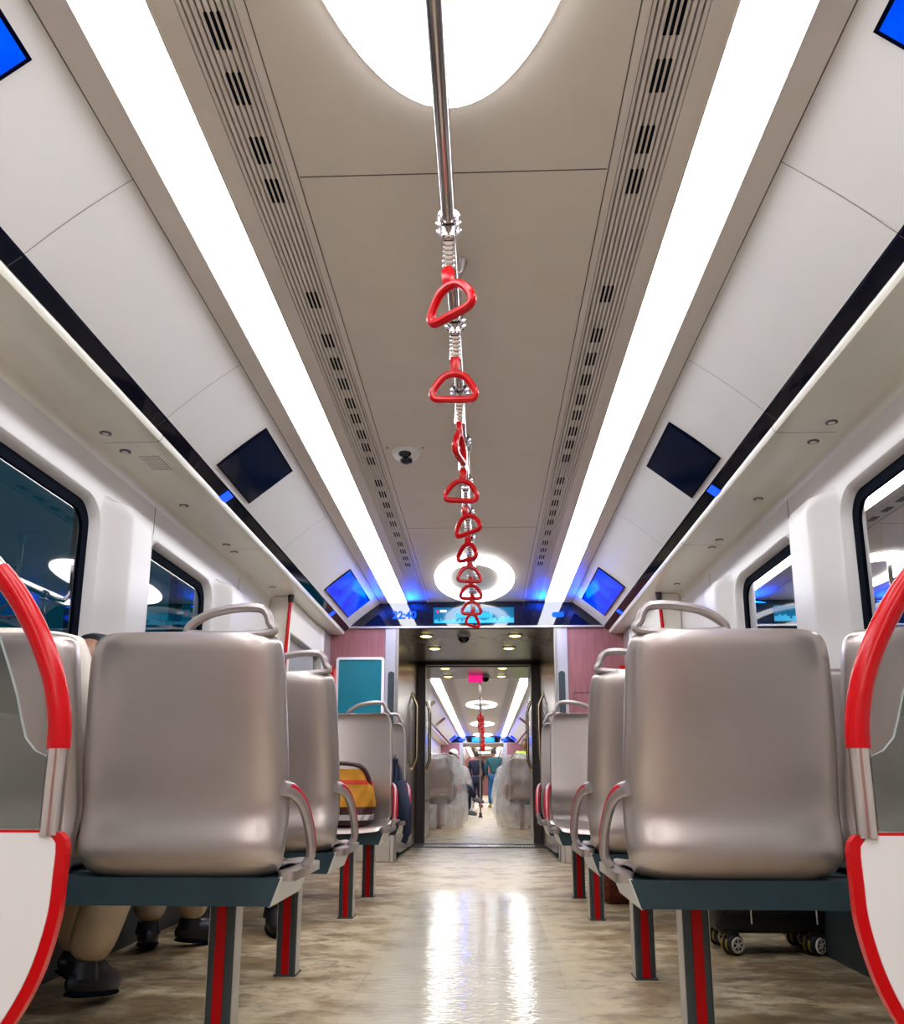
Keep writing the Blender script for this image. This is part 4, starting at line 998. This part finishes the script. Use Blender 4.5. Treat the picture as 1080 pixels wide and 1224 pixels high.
person((-1.22, 4.78, 0), dict(pelvis=(-1.24, 4.74, 0.58), spine=(-1.24, 4.78, 0.77), chest=(-1.24, 4.77, 0.95), neck=(-1.24, 4.74, 1.07), head=(-1.24, 4.71, 1.16), face=(0.1, -1, -0.2),
    shl=(-1.06, 4.76, 1.02), ell=(-1.05, 4.66, 0.78), wrl=(-1.14, 4.46, 0.68), shr=(-1.42, 4.76, 1.02), elr=(-1.44, 4.66, 0.78), wrr=(-1.34, 4.46, 0.68),
    hil=(-1.15, 4.62, 0.57), knl=(-1.05, 4.28, 0.53), anl=(-0.95, 4.26, 0.105), hir=(-1.33, 4.62, 0.57), knr=(-1.30, 4.28, 0.53), anr=(-1.26, 4.24, 0.105), tol=(-0.90, 4.14, 0.09), tor=(-1.24, 4.10, 0.09)),
    'person in patterned trousers and dark shoes seated beside the yellow bag', M_greytop, M_pattern, M_shoe)
def standing(x, y, yaw, label, top, legs, shoes, h=1.0, hair=M_hair, group=None):
    c, s_ = math.cos(yaw), math.sin(yaw)
    def P(a, b, z): return (x+(a*c-b*s_)*h, y+(a*s_+b*c)*h, z*h)
    J = dict(pelvis=P(0, 0, 0.95), spine=P(0, 0, 1.12), chest=P(0, 0.01, 1.32), neck=P(0, 0.03, 1.47), head=P(0, 0.06, 1.60), face=(-s_, c, -0.1),
        shl=P(-0.19, 0, 1.40), ell=P(-0.25, 0.03, 1.13), wrl=P(-0.20, 0.17, 0.95), shr=P(0.19, 0, 1.40), elr=P(0.25, 0.03, 1.13), wrr=P(0.20, 0.17, 0.95),
        hil=P(-0.09, 0, 0.88), knl=P(-0.11, 0.03, 0.50), anl=P(-0.12, -0.02, 0.105), hir=P(0.09, 0, 0.88), knr=P(0.11, 0.03, 0.50), anr=P(0.12, -0.02, 0.105), tol=P(-0.15, 0.16, 0.09), tor=P(0.15, 0.16, 0.09))
    return person((x, y, 0), J, label, top, legs, shoes, hair, group=group)
standing(0.35, 26.0, 0.1, 'person with dark hair, teal top and blue jeans standing in the far aisle', M_tealcloth, M_jeans, M_shoeyel, 1.02)
standing(-0.20, 26.3, -0.2, 'person all in navy with red shoes standing by the far pole', M_navy, M_navy, M_redcloth, 0.97)
def sitting(x, y, yaw, label, top, legs, shoes, h=1.0, cap=None, cross=False):
    c, s_ = math.cos(yaw), math.sin(yaw)
    def P(a, b, z): return (x+(a*c-b*s_)*h, y+(a*s_+b*c)*h, 0.5*h+(z-0.5)*h if False else z*h)
    J = dict(pelvis=P(0, 0, 0.55), spine=P(0, 0, 0.74), chest=P(0, 0.05, 0.93), neck=P(0, 0.12, 1.06), head=P(0, 0.17, 1.17), face=(-s_, c, -0.25),
        shl=P(-0.19, 0.04, 1.01), ell=P(-0.22, 0.14, 0.78), wrl=P(-0.10, 0.34, 0.68), shr=P(0.19, 0.04, 1.01), elr=P(0.22, 0.14, 0.78), wrr=P(0.10, 0.34, 0.68),
        hil=P(-0.09, 0.10, 0.53), knl=P(-0.11, 0.46, 0.52), anl=P(-0.11, 0.45, 0.105), hir=P(0.09, 0.10, 0.53), knr=P(0.10, 0.46, 0.56), anr=P(0.10, 0.52, 0.105), tol=P(-0.11, 0.62, 0.09), tor=P(0.12, 0.68, 0.09))
    if cross: J['anr'] = P(-0.02, 0.60, 0.36); J['tor'] = P(0.0, 0.78, 0.32)
    return person((x, y, 0), J, label, top, legs, shoes, cap=cap)
sitting(-0.83, 19.02, -PI/2, 'person in a white cap and teal top sitting with crossed legs in the second car', M_tealcloth, M_navy, M_greytop, 1.14, M_capwhite, True)
standing(0.98, 18.85, PI*0.9, 'person in a yellow high-visibility vest behind the wrapped seats of the second car', M_hivis, M_navy, M_shoe, 0.97)

# ------------------------------------------------------------------ the next cars
def far_detail(y0, y1, where, wins):
    car_shell(y0, y1, wins, where, False)
    for s in (-1, 1):
        strip_light(s, y0+0.3, y1-0.03, 'long white ceiling strip light '+SIDE[s]+' '+where)
        grille(s, y0+0.3, y1-0.03, 'slatted air vent beside the ceiling strip '+SIDE[s]+' '+where, [])
far_detail(12.05, 31.6, 'of the second car', (15.2, 16.7, 18.2, 19.7, 21.2, 22.7))
for y, lb in ((18.9, 'first oval ring light of the second car, seen through the gangway'), (25.0, 'second oval ring light of the second car'), (30.6, 'last oval ring light of the second car before its header')):
    c = copy_tree(ring0); c.location.y = y; c['label'] = lb
m = MB()
for s in (-1, 1): m.box(*sorted((s*0.70, s*1.62)), 12.0, 12.05, 0, 2.5)
m.box(-0.8, 0.8, 12.0, 12.05, 2.2, 2.5)
tag(m.build('wall_end', M_pink, smooth=False), 'near end wall of the second car', kind='structure')
fh = end_wall(31.6, 'of the second car', False)
m = MB(); m.box(-0.42, 0.42, 31.57, 31.578, 2.235, 2.40); m.build('lcd_strip', M_cyan, fh, smooth=False)
for s in (-1, 1):
    m = MB(); m.extrude_poly(rrect(0.24, 0.09, 0.03, 4, s*0.78, 2.31), 'y', 31.565, 31.578); m.build('led_symbol', M_led, fh, smooth=False)
    ld = bpy.data.lights.new('added_blue_glow', 'AREA'); ld.color = (0.0, 0.07, 1.0); ld.energy = 22.0; ld.size = 0.14; ld.size_y = 0.05; ld.shape = 'RECTANGLE'  # unseen blue lamp added to tint the ceiling by the far header
    lo = bpy.data.objects.new('added_blue_glow', ld); COL.objects.link(lo); lo.location = (s*0.76, 31.52, 2.34); lo.rotation_euler = (math.radians(-140), 0, 0)
    slope_screen(s, 30.0, 31.2, 0.18, 0.88, M_screen_blue, 'glowing blue screen at the end of the second car '+SIDE[s])
    slope_screen(s, 22.0, 22.57, 0.13, 0.92, M_screen_off, 'dark screen on the sloping panel of the second car '+SIDE[s])
    slope_screen(s, 17.5, 18.07, 0.13, 0.92, M_screen_off, 'dark screen nearer the gangway in the second car '+SIDE[s])
# third car, small through two doorways
m = MB(); m.box(-0.9, 0.9, 31.66, 35.2, -0.05, 0.0); m.box(-0.9, 0.9, 31.66, 35.2, 2.19, 2.25)
for s in (-1, 1): m.box(*sorted((s*0.75, s*0.80)), 31.66, 35.2, 0, 2.2)
trim(m, M_gpanel, 'grey gangway between the second and third car', smooth=False)
car_shell(35.2, 55.0, (), 'of the third car', False)
for s in (-1, 1): strip_light(s, 35.4, 54.9, 'long white ceiling strip light '+SIDE[s]+' of the third car')
for k, y in enumerate((38.0, 42.0, 48.0)):
    c = copy_tree(ring0); c.location.y = y; c['label'] = ['first', 'second', 'third'][k]+' tiny oval ring light of the third car beyond two doorways'
m = MB(); m.box(-1.62, 1.62, 55.0, 55.05, 0, 2.5)
tag(m.build('wall_end', M_pink, smooth=False), 'end wall of the third car', kind='structure')
for s in (-1, 1):
    slope_screen(s, 40.0, 46.0, 0.1, 0.9, M_screen_blue, 'blue screen strip in the third car '+SIDE[s])
# aisle pole, ceiling pole and strap handles of the second car
t = empty('aisle_pole', (-0.03, 18.4, 0), 'thin steel pole standing in the aisle of the second car', 'grab pole')
m = MB(); m.tube([(0, 0, 0.09), (0, 0, 2.45)], 0.018, seg=14); m.build('pole', M_pole, t)
m = MB(); m.lathe([(0.0, 0.0), (0.050, 0.0), (0.045, 0.02), (0.032, 0.05), (0.030, 0.10), (0.0, 0.10)], (0, 0, 0), 18); m.build('base_sleeve', M_dframe, t)
t = empty('ceiling_pole', (0, 0, 0), 'steel grab pole under the ceiling of the second car', 'grab pole')
m = MB(); m.tube([(0, 14.0, 2.1), (0, 31.0, 2.1)], 0.018, seg=10)
m.build('pole', M_pole, t)
for y in (14.5, 16.5, 20.5, 22.6, 24.7, 26.8, 28.9, 30.9):
    m = MB(); m.tube([(0, y, 2.1), (0, y, 2.449)], 0.014, seg=10); m.build('bracket', M_pole, t)
rr = random.Random(5)
y = 15.2
while y < 30.6:
    if abs(y-18.4) > 0.1:
        c = copy_tree(h0); c.location.y = y; c['label'] = 'red strap handle in the row along the second car ceiling'; c['group'] = 'red strap handles of the second car'
        for ch in c.children:
            if ch.name.startswith('handle'): ch.rotation_euler = (0, rr.uniform(-0.1, 0.1), rr.uniform(-0.9, 0.9))
    y += 0.465
# seats of the second car, wrapped in clear film
def film(s, y, label):
    m = MB(); r3 = random.Random(int(y*10)+s)
    ph = [r3.uniform(0, 6) for _ in range(6)]
    def fn(u, v):
        a = 2*PI*u; z = 0.02+1.20*v
        k = min(1, v/0.93)
        wx = 0.63-0.07*k**2+0.06*math.sin(PI*min(1, v*1.15))+0.05*(1-v); wy = 0.40-0.20*k**1.5
        f = 1.0
        if v > 0.93: f = max(0.02, 1-((v-0.93)/0.07)**2)
        wob = 0.020*math.sin(7*a+ph[0]+z*2)+0.014*math.sin(15*a+ph[1]-z*3)+0.008*math.sin(z*7+ph[2]+3*a)
        x = se(math.cos(a), 0.5)*(wx+wob)*f; yy = se(math.sin(a), 0.6)*(wy+wob)*f
        return (s*min(s*x, 0.585), yy-0.10*k, z)
    m.grid(fn, 96, 44, True)
    o = m.build('plastic_sheet', M_film, loc=(s*0.98, y+0.26, 0)); tag(o, label, 'plastic sheet', 'clear film over the seats of the second car')
ROWN = {13.55: 'first', 14.45: 'second', 16.6: 'third', 17.5: 'fourth', 18.74: 'fifth', 20.0: 'fifth', 22.4: 'sixth', 24.0: 'seventh'}
for y, back in ((13.55, True), (14.45, True), (16.6, False), (17.5, False), (18.74, True), (20.0, True), (22.4, True), (24.0, True)):
    for s in (-1, 1):
        if (y == 18.74 and s > 0) or (y == 20.0 and s < 0): continue
        src = (seatR if s > 0 else seatL) if back else (seatL if s > 0 else seatR)
        c = copy_tree(src); c.location = (s*XA, y, 0); c.rotation_euler = (0, 0, 0 if back else PI)
        c['label'] = 'grey double seat in the second car, '+ROWN[y]+' row from the gangway '+SIDE[s]; c['group'] = 'grey double seats of the second car'
        if y not in (18.74, 20.0) and not (y == 16.6 and s > 0): film(s, y if back else y-0.52, 'clear plastic sheet over the '+ROWN[y]+' row seat of the second car '+SIDE[s])

# pale posts added outside, standing in for reflections in the window glass
for s in (-1, 1):
    for yy in (3.05, 4.55, 6.05, 7.55):
        m = MB(); m.box(*sorted((s*2.20, s*2.26)), yy-0.07, yy+0.07, 0.0, 3.0, 0.01)
        trim(m, M_addpost, 'added pale post standing in for a reflection in the windows '+SIDE[s], smooth=False)
